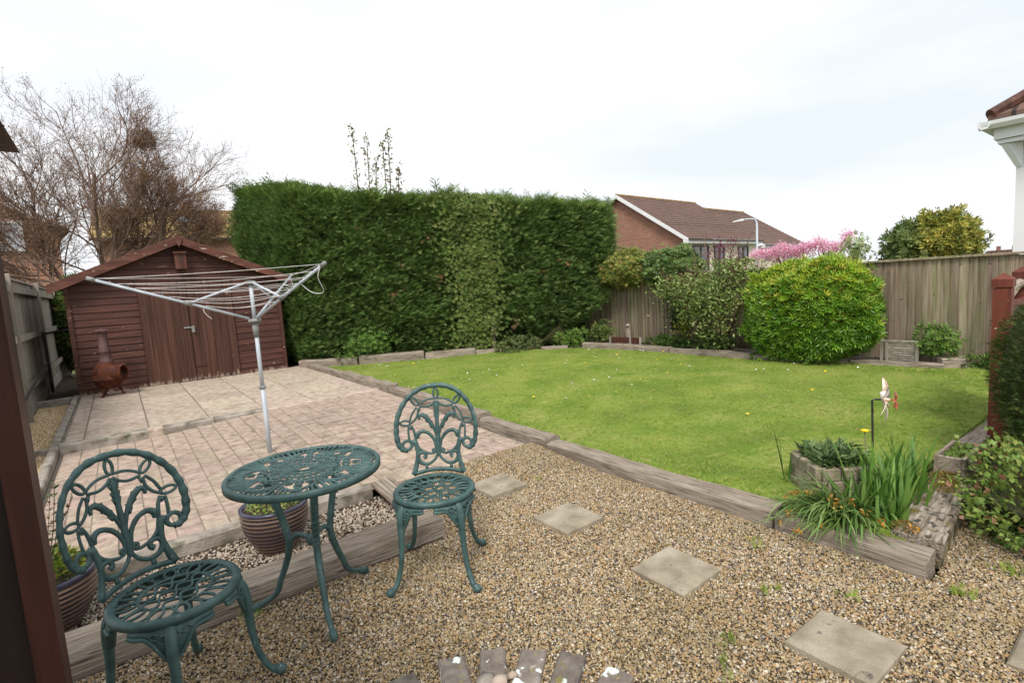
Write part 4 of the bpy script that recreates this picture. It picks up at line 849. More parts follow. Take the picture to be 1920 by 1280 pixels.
# ---- striped glazed pots
def glaze():
    m = bpy.data.materials.new('striped_glaze'); m.use_nodes = True; n = m.node_tree.nodes; l = m.node_tree.links.new; b = n['Principled BSDF']
    tc = n.new('ShaderNodeTexCoord'); w = n.new('ShaderNodeTexWave'); w.bands_direction = 'Z'; w.inputs['Scale'].default_value = 13; w.inputs['Distortion'].default_value = .7; w.inputs['Detail Scale'].default_value = 2
    r = n.new('ShaderNodeValToRGB'); e = r.color_ramp.elements; e[0].position = .25; e[0].color = (.022, .020, .030, 1); e[1].position = .8; e[1].color = (.20, .125, .085, 1)
    l(tc.outputs['Object'], w.inputs[0]); l(w.outputs[0], r.inputs[0]); l(r.outputs[0], b.inputs['Base Color']); b.inputs['Roughness'].default_value = .22; b.inputs['Specular IOR Level'].default_value = .5
    MT['glaze'] = m
glaze()
def pot(loc, label, r=.18, h=.27):
    t = thing('plant_pot', label, 'plant pot', loc, 0, 'striped glazed pots'); prof = []
    for i in range(45):
        q = i / 44; rad = r * (.56 + .44 * math.sin(q * 1.75) / math.sin(1.75) * 1.0 + .03 * math.sin(q * math.pi)); prof.append((rad + .0022 * math.sin(q * 76), h * q))
    b = MB(); b.lathe([(0, 0)] + prof + [(prof[-1][0] - .02, h), (prof[-1][0] - .024, h - .035), (0, h - .04)], 36); b.build('pot', 'glaze', t, smooth=True)
    b = MB(); b.lathe([(prof[-1][0] + .004, h - .012), (prof[-1][0] + .006, h), (prof[-1][0] - .006, h + .007), (prof[-1][0] - .022, h - .004)], 36); b.build('rim', 'darkglaze' if 'darkglaze' in MT else 'glaze', t, smooth=True)
    one(lambda b: b.lathe([(r - .03, h - .028), (r * .5, h - .018), (0, h - .012)], 24), 'soil', 'soil', t, smooth=True); return t
MT['darkglaze'] = M('dark_blue_glaze', [(.3, (.018, .018, .04)), (.7, (.05, .045, .07))], (9, 9, 9), .25, 0, spec=.5)
pot((.60, 3.20, 0), 'striped glazed pot with low green growth standing behind the table legs')
pot((-.40, 3.14, 0), 'striped glazed pot holding a spiky shrub, half behind the porch post', .185, .26)
LP, QL = leafproto(.5), quadleaf(.55)
def disc(n, r): a = RNG.uniform(0, 6.283, n); q = r * np.sqrt(RNG.random(n)); return np.column_stack([q * np.cos(a), q * np.sin(a)])
t = thing('potted_seedlings', 'low bright green growth and dry stalks in the pot behind the table', 'plant', (.60, 3.20, .25), world=False)
p2 = disc(420, .14); tiles('leaves', [LP, QL], np.column_stack([p2, RNG.uniform(0, .03, 420)]), np.column_stack([RNG.normal(0, .6, (420, 2)), RNG.uniform(.1, .8, 420)]), RNG.uniform(.012, .03, 420), tints(420, [(.16, .26, .03), (.22, .30, .05), (.30, .30, .10)]), 'leaf', t)
b = MB()
for k in range(11):
    a, r_ = random.uniform(0, 6.28), random.uniform(0, .07); b.tube([(r_ * math.cos(a), r_ * math.sin(a), 0), (r_ * math.cos(a) + random.gauss(0, .008), r_ * math.sin(a) + random.gauss(0, .008), random.uniform(.05, .11))], .0022, 4)
b.build('dry_stalks', 'bark_grey', t)
t = thing('potted_shrub', 'upright dark leaved shrub with yellow green base in the pot by the porch post', 'plant', (-.40, 3.14, .23))
b = MB(); sp, sd, ss = [], [], []
for k in range(10):
    a = random.uniform(0, 6.28); ln = random.uniform(.25, .52); e = Vector((.14 * math.cos(a), .14 * math.sin(a), ln)); pts = crs([(0, 0, 0), e * .5 + Vector((random.gauss(0, .02), random.gauss(0, .02), 0)), e], 6); b.tube(pts, [.004, .0018], 4)
    for q in range(44):
        p = pts[int((.12 + .88 * random.random()) * (len(pts) - 1))]; sp.append(p); aa = random.uniform(0, 6.28); sd.append((math.cos(aa), math.sin(aa), random.uniform(.2, 1.2))); ss.append(random.uniform(.015, .032))
b.build('stems', 'bark', t); n = len(sp)
tiles('leaves', [LP], sp, sd, ss, tints(n, [(.05, .09, .02), (.09, .14, .03), (.12, .05, .03)]), 'leaf', t)
p2 = disc(650, .16); z2 = .06 * (1 - (p2 ** 2).sum(1) / .03) + RNG.uniform(-.02, .06, 650)
tiles('base_leaves', [LP], np.column_stack([p2, z2]), np.column_stack([p2 * 6 + RNG.normal(0, .4, (650, 2)), RNG.uniform(.1, .8, 650)]), RNG.uniform(.025, .05, 650), tints(650, [(.20, .26, .03), (.13, .20, .03), (.28, .29, .05), (.25, .15, .05)], w=[3, 3, 2, 1]), 'leaf', t)

# ---- porch post and eave at the left edge of the picture
t = thing('porch', 'dark red brown porch post and eave with an added shade panel at the left picture edge', 'porch', (-.22, 1.62, 0), 0, world=True)
one(lambda b: b.box((-.246, 1.585, -.02), (-.197, 1.69, 1.83), .004), 'post', 'darkpost', t)
one(lambda b: b.box((-.90, 1.60, -.02), (-.248, 1.63, 1.83)), 'shade_panel', 'blackshade', t)  # added panel, coloured near-black to stand in for shade beside the post
one(lambda b: b.prism([(-1.6, .2, 1.834), (-.138, .2, 1.834), (-.155, .2, 1.875), (-.30, .2, 1.93), (-1.6, .2, 2.3)], (0, 1.52, 0)), 'eave', 'darkpost', t)  # visible end is the eave; unseen roof behind it added to shade the post
# ================================================================== PLANTS
SPR = [sprayproto(6, .045, k) for k in range(6)]
LUSH = [(.095, .17, .042), (.125, .21, .052), (.075, .14, .036), (.16, .25, .068), (.19, .265, .08)]
# ---- the tall conifer hedge
hl = [(2.36, 13.4), (2.66, 10.45), (5.5, 8.82), (8.16, 7.25), (8.9, 8.4)]
hz = [3.92, 3.44, 3.18, 2.90, 2.9]
hedge = thing('conifer_hedge', 'tall clipped dark green conifer hedge behind the lawn', 'hedge', (5.0, 9.4, .12), world=True)
seg = [np.linalg.norm(np.subtract(hl[i + 1], hl[i])) for i in range(4)]; cum = np.concatenate([[0], np.cumsum(seg)])
def hedge_surface(n):
    s = RNG.uniform(0, cum[-1], n); i = np.clip(np.searchsorted(cum, s) - 1, 0, 3); f = (s - cum[i]) / np.array(seg)[i]
    A = np.array(hl)[i]; B = np.array(hl)[i + 1]; xy = A + (B - A) * f[:, None]; d = (B - A) / np.array(seg)[i][:, None]; nrm = np.column_stack([-d[:, 1], d[:, 0]]) * -1
    nrm = np.column_stack([d[:, 1] * -1, d[:, 0]]); nrm = -np.column_stack([-d[:, 1], d[:, 0]])
    top = np.array(hz)[i] * (1 - f) + np.array(hz)[i + 1] * f; return s, xy, nrm, top, f, i
n = 62000; s, xy, nrm, top, f, i = hedge_surface(n)
v = RNG.random(n) ** .9; z = .16 + v * (top - .16)
lump = np.array([.55 * nz3((a * 1.6, b * 1.6, 0), 1, 2) + .35 * nz3((a * 4, b * 4, 5), 1, 3) for a, b in zip(s, z)])
inset = -.22 * np.clip((v - .9) / .1, 0, 1) ** 2 - .25 * np.clip((.25 - v) / .25, 0, 1) * np.where(s > cum[2], 1.6, .8)
off = .26 * lump + inset + RNG.uniform(-.18, .05, n)
P = np.column_stack([xy + nrm * off[:, None], z]); tang = np.column_stack([-nrm[:, 1], nrm[:, 0]])
dr = np.column_stack([nrm * RNG.uniform(.25, .8, (n, 1)) + tang * (RNG.normal(.6, .4, (n, 1))), RNG.normal(.42, .35, n)])
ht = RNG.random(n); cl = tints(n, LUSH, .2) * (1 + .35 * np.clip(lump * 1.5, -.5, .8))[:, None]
kp = ~((P[:, 2] < 1.55) & (P[:, 0] > 7.45 + .5 * P[:, 2])); P, dr, cl = P[kp], dr[kp], cl[kp]; n = len(P)
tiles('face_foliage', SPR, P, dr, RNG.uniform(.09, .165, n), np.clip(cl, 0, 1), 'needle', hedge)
n = 15000; s, xy, nrm, top, f, i = hedge_surface(n); w = RNG.random(n) ** .8 * 1.25; P = np.column_stack([xy - nrm * w[:, None], top + .17 * np.array([nz3((a * 1.7, b * 1.5, 0), 1, 8) + .5 * nz3((a * 5, b * 4, 0), 1, 9) for a, b in zip(s, w)]) + RNG.uniform(-.22, .03, n)])
P[:, 2] += np.where(RNG.random(n) < .10, RNG.uniform(0, .12, n), 0)
dr = np.column_stack([nrm * RNG.normal(.1, .5, (n, 1)) + np.column_stack([-nrm[:, 1], nrm[:, 0]]) * RNG.normal(.5, .4, (n, 1)), RNG.uniform(.25, 1.0, n)])
tiles('top_foliage', SPR, P, dr, np.where(RNG.random(n) < .02, RNG.uniform(.26, .4, n), RNG.uniform(.12, .26, n)), tints(n, [(.13, .20, .04), (.18, .26, .055), (.10, .165, .034)], .2), 'needle', hedge)
# inner mass of dead twigs
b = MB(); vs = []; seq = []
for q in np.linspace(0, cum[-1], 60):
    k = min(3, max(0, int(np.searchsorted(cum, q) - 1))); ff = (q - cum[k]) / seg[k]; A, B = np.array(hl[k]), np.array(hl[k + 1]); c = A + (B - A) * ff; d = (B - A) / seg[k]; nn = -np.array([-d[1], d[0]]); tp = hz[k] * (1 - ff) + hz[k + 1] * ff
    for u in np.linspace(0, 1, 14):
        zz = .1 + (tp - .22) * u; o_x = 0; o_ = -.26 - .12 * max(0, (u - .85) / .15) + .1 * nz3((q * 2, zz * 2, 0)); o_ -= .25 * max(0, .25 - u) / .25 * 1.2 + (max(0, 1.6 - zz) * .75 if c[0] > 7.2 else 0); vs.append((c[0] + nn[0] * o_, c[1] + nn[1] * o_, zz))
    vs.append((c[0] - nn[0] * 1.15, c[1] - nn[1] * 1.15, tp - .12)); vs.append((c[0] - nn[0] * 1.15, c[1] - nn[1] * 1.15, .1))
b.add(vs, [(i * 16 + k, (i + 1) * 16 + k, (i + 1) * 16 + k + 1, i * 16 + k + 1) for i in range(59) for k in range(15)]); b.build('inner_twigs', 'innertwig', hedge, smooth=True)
# brown dead sprays showing in the face
cs = [(.62, .55), (.35, .85), (.6, .2), (.63, .18), (.72, .2), (.45, .6), (.66, .86), (.52, .52), (.5, .75), (.8, .5), (.86, .6), (.42, .45)]; P, dr = [], []
for a, v_ in cs:
    q = cum[1] * .6 + a * (cum[3] - cum[1] * .6); k = min(3, max(0, int(np.searchsorted(cum, q) - 1))); ff = (q - cum[k]) / seg[k]; A, B = np.array(hl[k]), np.array(hl[k + 1]); c = A + (B - A) * ff; d = (B - A) / seg[k]; nn = -np.array([-d[1], d[0]])
    for j in range(5): P.append((*(c + nn * RNG.uniform(-.05, .08) + d * RNG.normal(0, .08)), .15 + v_ * 3 + RNG.normal(0, .07))); dr.append((*(nn * .5 + d * RNG.normal(.3, .4)), RNG.normal(-.2, .5)))
tiles('dead_sprays', SPR, P, dr, RNG.uniform(.08, .17, len(P)), tints(len(P), [(.34, .17, .08), (.30, .18, .10), (.24, .12, .06)], .2), 'needle', hedge)

def blob(n, c, rad, lump=.25, shell=.25, seed=0, zmin=None, freq=1.5, pn=2):
    """points in the outer shell of a lumpy ellipsoid, with outward normals"""
    d = sph(n); k = np.array([1 + lump * nz3(q * freq, 1.3, seed) + lump * .5 * nz3(q * freq * 2.6, 1.3, seed + 4) for q in d]) * (1 - shell * RNG.random(n) ** 1.5)
    if pn != 2: k = k / (np.abs(d) ** pn).sum(1) ** (1 / pn)
    P = np.array(c) + d * np.array(rad) * k[:, None]; nr = d / np.array(rad); nr /= np.linalg.norm(nr, axis=1, keepdims=True)
    if zmin is not None: m = P[:, 2] > zmin; P, nr = P[m], nr[m]
    return P, nr
def core(name, c, rad, parent, k=.72, lump=.25, seed=0, mat='innertwig', freq=1.5, pn=2):
    b = MB(); import bmesh; bm = bmesh.new(); bmesh.ops.create_icosphere(bm, subdivisions=3, radius=1); vs = []
    for v in bm.verts: q = v.co; s_ = k * (1 + lump * nz3(q * freq, 1.3, seed) + lump * .5 * nz3(q * freq * 2.6, 1.3, seed + 4)) / (abs(q.x) ** pn + abs(q.y) ** pn + abs(q.z) ** pn) ** (1 / pn); vs.append((c[0] + q.x * rad[0] * s_, c[1] + q.y * rad[1] * s_, c[2] + q.z * rad[2] * s_))
    b.add(vs, [[v.index for v in f.verts] for f in bm.faces]); bm.free(); return b.build(name, mat, parent, smooth=True)
FIVE = [fiveleaf(k, 5, .34, .75) for k in range(3)]
def bush(name, label, cat, base, c, rad, n, size, cols, protos=FIVE, mat='leaf', lump=.2, shell=.22, seed=0, upbias=.3, topcols=None, topz=.75, w=None, corek=.74, zmin=None, group=None, trunk=True, partname='foliage', freq=1.5, pn=2, stray=.04):
    t = thing(name, label, cat, base, 0, group, world=True); P, nr = blob(n, c, rad, lump, shell, seed, zmin, freq, pn); m = len(P)
    dr = nr + RNG.normal(0, .45, (m, 3)); dr[:, 2] += upbias; tn = tints(m, cols, .2, w)
    if topcols is not None:
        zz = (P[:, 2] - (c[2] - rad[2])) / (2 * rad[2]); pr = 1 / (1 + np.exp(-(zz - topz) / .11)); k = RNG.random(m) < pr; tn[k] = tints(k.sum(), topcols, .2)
    st = RNG.random(m) < stray; P[st] += nr[st] * RNG.uniform(.02, .12, (st.sum(), 1))
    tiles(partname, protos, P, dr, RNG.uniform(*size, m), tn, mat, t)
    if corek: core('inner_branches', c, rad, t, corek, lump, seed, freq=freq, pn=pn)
    if trunk: one(lambda b: b.tube([(base[0], base[1], base[2] - .05), (c[0], c[1], c[2])], [.05, .02], 6), 'trunk', 'bark', t)
    return t
# pale leaved shrub growing up through the hedge
t = thing('climbing_shrub', 'pale yellow green leaved shrub growing up through the dark hedge', 'shrub', (5.95, 8.45, .12), world=True); P, D = [], []
for k in range(5200):
    v_ = RNG.random() ** .8; q = cum[2] - .1 + .95 * (.18 + .35 * v_ + .12 * math.sin(v_ * 5)) + RNG.normal(0, .24 + .10 * v_); q = min(max(q, cum[1] + .2), cum[3] - .1); kk = 1 if q < cum[2] else 2; ff = (q - cum[kk]) / seg[kk]; A, B = np.array(hl[kk]), np.array(hl[kk + 1]); c = A + (B - A) * ff; d = (B - A) / seg[kk]; nn = -np.array([-d[1], d[0]])
    tp = hz[kk] * (1 - ff) + hz[kk + 1] * ff; z_ = .15 + v_ * (tp - .05); P.append((*(c + nn * (.12 + .10 * nz3((q * 3, z_ * 3, 0), 1, 6) + RNG.uniform(-.12, .04) - .15 * max(0, v_ - .9) / .1)), z_)); D.append((*(nn * .8 + d * RNG.normal(0, .5)), RNG.normal(.35, .4)))
tiles('foliage', FIVE + [LP], P, D, RNG.uniform(.035, .07, len(P)), tints(len(P), [(.18, .255, .06), (.24, .31, .08), (.13, .20, .045), (.30, .34, .12)], .2), 'leaf', t)
one(lambda b: b.tube([(5.95, 8.5, .1), (6.0, 8.6, 1.2), (6.0, 8.7, 2.6)], [.05, .03, .01], 6), 'trunk', 'bark', t)
bush('laurel_shrub', 'low broad leaved shrub at the hedge foot beside the shed', 'shrub', (3.75, 9.45, .12), (3.8, 9.62, .42), (.55, .30, .34), 620, (.05, .09), [(.12, .22, .04), (.16, .27, .05), (.08, .16, .03)], seed=31, corek=0, lump=.6, shell=.8)
bush('trailing_weeds', 'trailing grey green weeds spilling onto the lawn at the hedge foot', 'weeds', (6.3, 8.25, .12), (6.35, 8.2, .2), (.55, .30, .2), 700, (.03, .06), [(.10, .15, .04), (.15, .20, .06), (.19, .20, .08)], seed=32, corek=0, trunk=False)
bush('fern_clump', 'fresh green leafy clump in the far lawn corner below the hedge', 'plant', (7.35, 7.75, .12), (7.4, 7.75, .24), (.34, .30, .22), 420, (.04, .08), [(.13, .23, .04), (.17, .27, .05)], seed=33, corek=0, trunk=False, lump=.7, shell=.9)

# ---- the rounded bright green bush
bush('rounded_bush', 'large rounded bright green bush with yellow green top at the back fence', 'bush', (7.62, 3.25, .12), (7.62, 3.27, .84), (.44, .80, .66), 11000, (.045, .085),
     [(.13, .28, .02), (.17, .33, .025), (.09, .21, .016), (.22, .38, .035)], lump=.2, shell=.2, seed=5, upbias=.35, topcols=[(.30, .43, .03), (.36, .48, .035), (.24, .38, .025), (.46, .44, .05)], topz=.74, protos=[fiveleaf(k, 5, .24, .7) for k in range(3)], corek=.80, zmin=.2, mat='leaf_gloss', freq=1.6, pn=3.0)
# ---- mixed climbers on the back fence
bush('honeysuckle', 'yellowish green honeysuckle mound on top of the back fence beside the hedge', 'climber', (8.1, 6.9, 1.2), (8.12, 6.85, 1.60), (.36, .68, .36), 3800, (.035, .06), [(.20, .27, .05), (.30, .34, .07), (.14, .20, .04), (.48, .43, .12), (.48, .32, .13)], seed=8, corek=.7, trunk=False, w=[3, 3, 3, 2, 1], lump=.35)
bush('ivy_mound', 'dark glossy ivy spilling over the back fence top and hanging down', 'ivy', (8.1, 5.75, .2), (8.1, 5.80, 1.58), (.34, .60, .34), 3000, (.04, .07), [(.11, .20, .05), (.16, .26, .06), (.08, .14, .035), (.24, .31, .10)], seed=9, mat='leaf_gloss', corek=.7, trunk=False, lump=.35)
n = 900; q = RNG.random(n); P = np.column_stack([8.13 - RNG.uniform(0, .12, n), 5.72 + RNG.normal(0, .07 + .06 * q, n), .45 + q * .95]); tiles('hanging_strand', [LP, QL], P, np.column_stack([-RNG.uniform(.3, 1, n), RNG.normal(0, .5, n), RNG.normal(-.5, .4, n)]), RNG.uniform(.04, .07, n), tints(n, [(.04, .085, .022), (.065, .115, .03), (.03, .06, .016)]), 'leaf_gloss', bpy.data.objects['ivy_mound'])
t = thing('variegated_climber', 'narrow yellow variegated climber against the back fence', 'climber', (7.95, 5.38, .12), world=True); n = 1100; q = RNG.random(n)
P = np.column_stack([7.95 - RNG.uniform(-.05, .15, n), 5.36 + .1 * np.sin(q * 4) - .1 * q + RNG.normal(0, .10 - .04 * q, n), .18 + q * 1.02]); tiles('foliage', [LP, QL], P, np.column_stack([-RNG.uniform(.2, 1, n), RNG.normal(0, .6, n), RNG.normal(.1, .5, n)]), RNG.uniform(.035, .06, n), tints(n, [(.45, .40, .04), (.20, .27, .04), (.12, .19, .03), (.5, .48, .12)], w=[3, 2, 3, 1]), 'leaf', t)
one(lambda b: b.tube(crs([(7.97, 5.38, .1), (7.95, 5.34, .5), (7.96, 5.26, 1.1)]), [.012, .006], 5), 'stem', 'bark', t)
def twiggy(t, base, tips, r0, seed, depth=2, spread=.35, mat='bark_grey', name='stems', kids=4):
    rr = random.Random(seed); b = MB(); ends = []
    def grow(p, q, r, dpt):
        mid = p.lerp(q, .5) + Vector((rr.gauss(0, 1), rr.gauss(0, 1), rr.gauss(0, .5))) * (q - p).length * .08; pts = crs([p, mid, q], 4); b.tube(pts, [r, r * .45], 5 if r > .006 else 3, cap=False)
        ends.append(q)
        if dpt:
            for k in range(kids):
                f = rr.uniform(.35, .95); s_ = pts[int(f * (len(pts) - 1))]; dv = (q - p).normalized() + Vector((rr.gauss(0, 1), rr.gauss(0, 1), rr.gauss(.3, .7))) * spread * 1.6; L_ = (q - p).length * rr.uniform(.3, .55); grow(s_, s_ + dv.normalized() * L_, r * .5, dpt - 1)
    for tp_ in tips: grow(Vector(base) + Vector((rr.gauss(0, .05), rr.gauss(0, .05), 0)), Vector(tp_), r0 * rr.uniform(.7, 1.1), depth)
    b.build(name, mat, t, smooth=True); return ends
# ---- lilac with dark purple buds
t = thing('lilac_bush', 'loose lilac bush with dark purple buds and bare grey branches', 'bush', (7.85, 4.75, .12), world=True)
en = twiggy(t, (7.85, 4.72, .1), [(7.75, 5.2, 1.45), (7.8, 5.0, 1.55), (7.85, 4.75, 1.6), (7.8, 4.45, 1.6), (7.75, 4.2, 1.5), (7.7, 5.35, 1.2), (7.6, 4.25, 1.1), (7.9, 4.55, 1.5), (7.8, 5.1, 1.2)], .018, 4)
one(lambda b: b.tube(crs([(7.8, 4.62, .35), (7.72, 4.45, .6), (7.68, 4.3, .9), (7.6, 4.05, 1.1)]), [.035, .03, .022], 7), 'bare_branch', 'bark_grey', t, smooth=True)
E3 = np.array([tuple(e) for e in en]); n = 9500; k = RNG.integers(0, len(E3), n); P = E3[k] + RNG.normal(0, .14, (n, 3)); P = P[(P[:, 2] > .25) & (P[:, 2] < np.where(P[:, 1] > 4.75, 1.42, 1.62))]; n = len(P)
tiles('foliage', [LP, QL], P, RNG.normal(0, 1, (n, 3)) + [-.4, 0, .3], RNG.uniform(.04, .075, n), tints(n, [(.20, .29, .07), (.27, .35, .10), (.15, .23, .055), (.34, .36, .14)]), 'leaf', t)
hi_ = E3[(E3[:, 2] > 1.15) & (E3[:, 2] < np.where(E3[:, 1] > 4.85, 1.32, 1.75))]; m_ = hi_[RNG.integers(0, len(hi_), 75)] + RNG.normal(0, .05, (75, 3)) + [-.05, 0, .05]; P = np.repeat(m_, 18, 0); n = len(P); hh = np.tile(np.linspace(0, .16, 18), 75); P = P + RNG.normal(0, .018, (n, 3)) + np.column_stack([0 * hh, 0 * hh, hh])
tiles('flower_buds', [QL], P, RNG.normal(0, 1, (n, 3)), RNG.uniform(.022, .04, n), tints(n, [(.20, .028, .06), (.14, .02, .045), (.28, .08, .14)]), 'petal', t)
# small plants along the bed
for nm, lb, cc, rad, n_, cols, sd in (('bed_weed', 'light green weedy plant left of the pale marker board', (7.85, 7.35, .34), (.16, .28, .25), 420, [(.13, .20, .04), (.19, .24, .06)], 41), ('bed_weed', 'dark low plants below the ivy in the far bed', (7.75, 5.65, .24), (.16, .45, .14), 480, [(.06, .12, .02), (.09, .15, .03)], 42), ('bed_weed', 'spiky dark green plants below the lilac', (7.7, 4.75, .27), (.18, .38, .19), 600, [(.07, .12, .025), (.11, .16, .04)], 43), ('rose_bush', 'fresh green rose bush in the far bed beside the slatted panel', (7.95, 1.92, .42), (.17, .26, .22), 330, [(.12, .22, .04), (.17, .28, .05)], 44), ('bed_weed', 'small green weeds at the foot of the fence by the tilted offcut', (8.05, 1.35, .2), (.14, .32, .09), 300, [(.10, .18, .03), (.15, .22, .05)], 45)):
    bush(nm, lb, 'plant', (cc[0], cc[1], .12), cc, rad, n_, (.04, .075), cols, seed=sd, corek=0, shell=.7, lump=.4, trunk=nm == 'rose_bush', protos=[LP, QL] + FIVE)
# shrub in the gap between the grey fence and the shed
bush('gap_shrub', 'green and yellow shrub behind the gap between fence and shed', 'shrub', (-.75, 15.4, 0), (-.72, 15.4, 1.15), (.55, .7, 1.0), 2600, (.06, .11), [(.10, .16, .03), (.06, .11, .02), (.30, .26, .04)], seed=12, w=[3, 4, 1])
# ---- foliage at the right edge
bush('clipped_conifer', 'dense dark green conifer shrub at the right picture edge', 'shrub', (4.45, .53, .0), (4.45, .53, .70), (.30, .24, .46), 6500, (.03, .055), [(.05, .095, .025), (.075, .13, .03), (.04, .075, .02), (.12, .17, .04)], protos=SPR, mat='needle', seed=14, lump=.12, corek=.86)
t = bush('ground_ivy', 'sprawling green and reddish ivy at the right picture edge', 'ivy', (3.85, .40, 0), (3.95, .38, .14), (.72, .38, .24), 7500, (.018, .042), [(.16, .25, .05), (.22, .31, .06), (.11, .18, .04), (.32, .36, .09), (.26, .13, .07)], protos=[leafproto(.9, .15), leafproto(.75, .05)], seed=15, lump=.45, corek=.78, trunk=False, zmin=.0, w=[4, 3, 3, 2, 1], freq=2.2)
b = MB()
for k in range(14):
    x, y = random.uniform(3.3, 4.2), random.uniform(.15, .5); b.tube(crs([(x, y, .18), (x - .06, y - .04, .1), (x - .16 - random.random() * .1, y - .03, .02), (x - .25 - random.random() * .12, y - .08, .015)]), .0035, 4)
b.build('runners', 'bark_grey', t)
# timber trough and wedge beside the lawn
t = thing('timber_trough', 'small weathered timber trough with seedlings beside the mossy sleeper', 'trough', (4.14, .865, .08))
for lo, hi in (((-.2, -.075, 0), (.2, -.055, .155)), ((-.2, .055, 0), (.2, .075, .155)), ((-.2, -.054, 0), (-.18, .054, .155)), ((.18, -.054, 0), (.2, .054, .155))): one(lambda b: b.box(lo, hi, .003), 'side_board', 'sleeper', t)
one(lambda b: b.box((-.179, -.053, .0), (.179, .053, .12)), 'soil', 'soil', t)
n = 220; tl = thing('trough_seedlings', 'tiny green seedlings growing in the timber trough', 'plant', (4.14, .865, .19)); tiles('leaves', [LP], np.column_stack([RNG.uniform(-.17, .17, n), RNG.uniform(-.05, .05, n), RNG.uniform(0, .04, n)]), RNG.normal(0, .6, (n, 3)) + [0, 0, .6], RNG.uniform(.02, .04, n), tints(n, [(.12, .2, .03), (.18, .25, .05)]), 'leaf', tl)
tag(one(lambda b: b.prism([(0, -.06, 0), (1.0, -.06, .0), (1.0, -.06, .03), (0, -.06, .07)], (0, .12, 0)), 'wedge_board', 'sleeper', None, (4.55, .92, .08)), 'wedge shaped grey board running towards the red brown post', 'board')

# ================================================================== CORNER PLANTER, IRISES, DAFFODILS, WINDMILL
t = thing('stone_planter', 'square planter of pale cast stone blocks at the lawn corner', 'planter', (3.334, 1.28, .065), R(49.6))
SQ = .152; bh = .075
for c_ in range(3):
    for side in range(4):
        for k in range(3):
            w = 2 * SQ / 3; x0 = -SQ + k * w + (w / 2 if c_ % 2 else 0); x1 = min(x0 + w, SQ)
            if c_ % 2 and k == 2: x1 = SQ
            Mx = Matrix.Rotation(side * math.pi / 2, 4, 'Z'); b = MB(); b.box((max(x0, -SQ) + .003, -SQ - .028 + random.uniform(-.003, .003), c_ * bh + .002), (x1 - .003 if x1 < SQ else SQ - .0, -SQ + .02, (c_ + 1) * bh - .003), .006, Mx); b.build('block', 'planter', t)
            if c_ % 2 and k == 0: b = MB(); b.box((-SQ, -SQ - .026, c_ * bh + .002), (x0 - .003, -SQ + .02, (c_ + 1) * bh - .003), .006, Mx); b.build('block', 'planter', t)
one(lambda b: b.box((-SQ + .02, -SQ + .02, 0), (SQ - .02, SQ - .02, .20)), 'soil', 'soil', t)
def strap(b, base, dirv, ln, w, lean, droop, n=7, fold=.25):
    """one long strap leaf"""
    p = Vector(base); d = Vector((dirv[0], dirv[1], 0)).normalized(); side = Vector((-d.y, d.x, 0)); vs = []
    for i in range(n + 1):
        t_ = i / n; out_ = lean * t_ + droop * t_ * t_; up_ = math.sqrt(max(.05, 1 - min(.95, (lean + droop * t_) ** 2))) * t_ - max(0, droop - .3) * .9 * t_ ** 3
        wd = w * (1 - t_ ** 3) * (.55 + .45 * min(1, t_ * 4)); c = p + d * out_ * ln + Vector((0, 0, up_ * ln)); vs += [c - side * wd + d * wd * fold, c, c + side * wd + d * wd * fold]
    b.add(vs, [(i * 3 + k, i * 3 + k + 1, (i + 1) * 3 + k + 1, (i + 1) * 3 + k) for i in range(n) for k in range(2)])
def straps(name, spots, cols, mat, parent):
    b = MB(); C = []
    for (base, dv, ln, w, lean, droop) in spots:
        k0 = len(b.v); strap(b, base, dv, ln, w, lean, droop); c = tints(1, cols, .2)[0]; C += [c] * (len(b.v) - k0)
    o = b.build(name, mat, parent, smooth=True); a = o.data.attributes.new('tint', 'FLOAT_COLOR', 'POINT'); a.data.foreach_set('color', np.concatenate([np.array(C), np.ones((len(C), 1))], 1).astype(np.float32).ravel()); return o
IR = [(.10, .21, .035), (.14, .27, .045), (.07, .16, .03), (.19, .32, .06)]
def rdir(): a = random.uniform(0, 6.28); return (math.cos(a), math.sin(a))
t = thing('iris_clump', 'upright clump of broad green iris leaves between planter and mossy sleeper', 'plant', (3.20, .975, .07))
for k in range(22):
    x, y = random.uniform(-.14, .34), random.gauss(0, .06); straps('leaf', [((x, y, 0), rdir(), random.uniform(.28, .48), random.uniform(.010, .018), random.uniform(.05, .3), random.uniform(0, .25))], IR, 'leaf', t)
straps('leaf_mass', [((random.uniform(-.22, .4), random.gauss(0, .07), 0), rdir(), random.uniform(.2, .4), random.uniform(.007, .014), random.uniform(.05, .35), random.uniform(0, .3)) for k in range(150)], IR, 'leaf', t)['kind'] = 'stuff'
t = thing('daffodil_clump', 'drooping daffodil leaves with withered orange flowers over the sawn sleeper', 'plant', (3.03, 1.12, .075))
straps('leaf_mass', [((random.gauss(0, .05), random.gauss(0, .07), 0), (random.gauss(-.75, .5), random.gauss(.1, .6)), random.uniform(.22, .38), random.uniform(.0045, .0075), random.uniform(.35, .75), random.uniform(.15, .65)) for k in range(260)], [(.13, .23, .05), (.17, .28, .07), (.09, .17, .04), (.22, .32, .10)], 'leaf', t)['kind'] = 'stuff'
for k in range(16):
    a = random.uniform(R(105), R(265)); r_ = random.uniform(.10, .34); x, y = r_ * math.cos(a), r_ * math.sin(a) * 1.1; z_ = .16 * (1 - r_ / .4) + random.uniform(.0, .05) if x > -.20 else random.uniform(-.03, .05)
    fl = tiles('withered_flower', [QL], RNG.normal(0, .008, (9, 3)) + [x, y, z_], RNG.normal(0, 1, (9, 3)) - [0, 0, .7], .026, tints(9, [(.55, .26, .04), (.48, .20, .03), (.6, .36, .10)]), 'petal', t, kind=None)
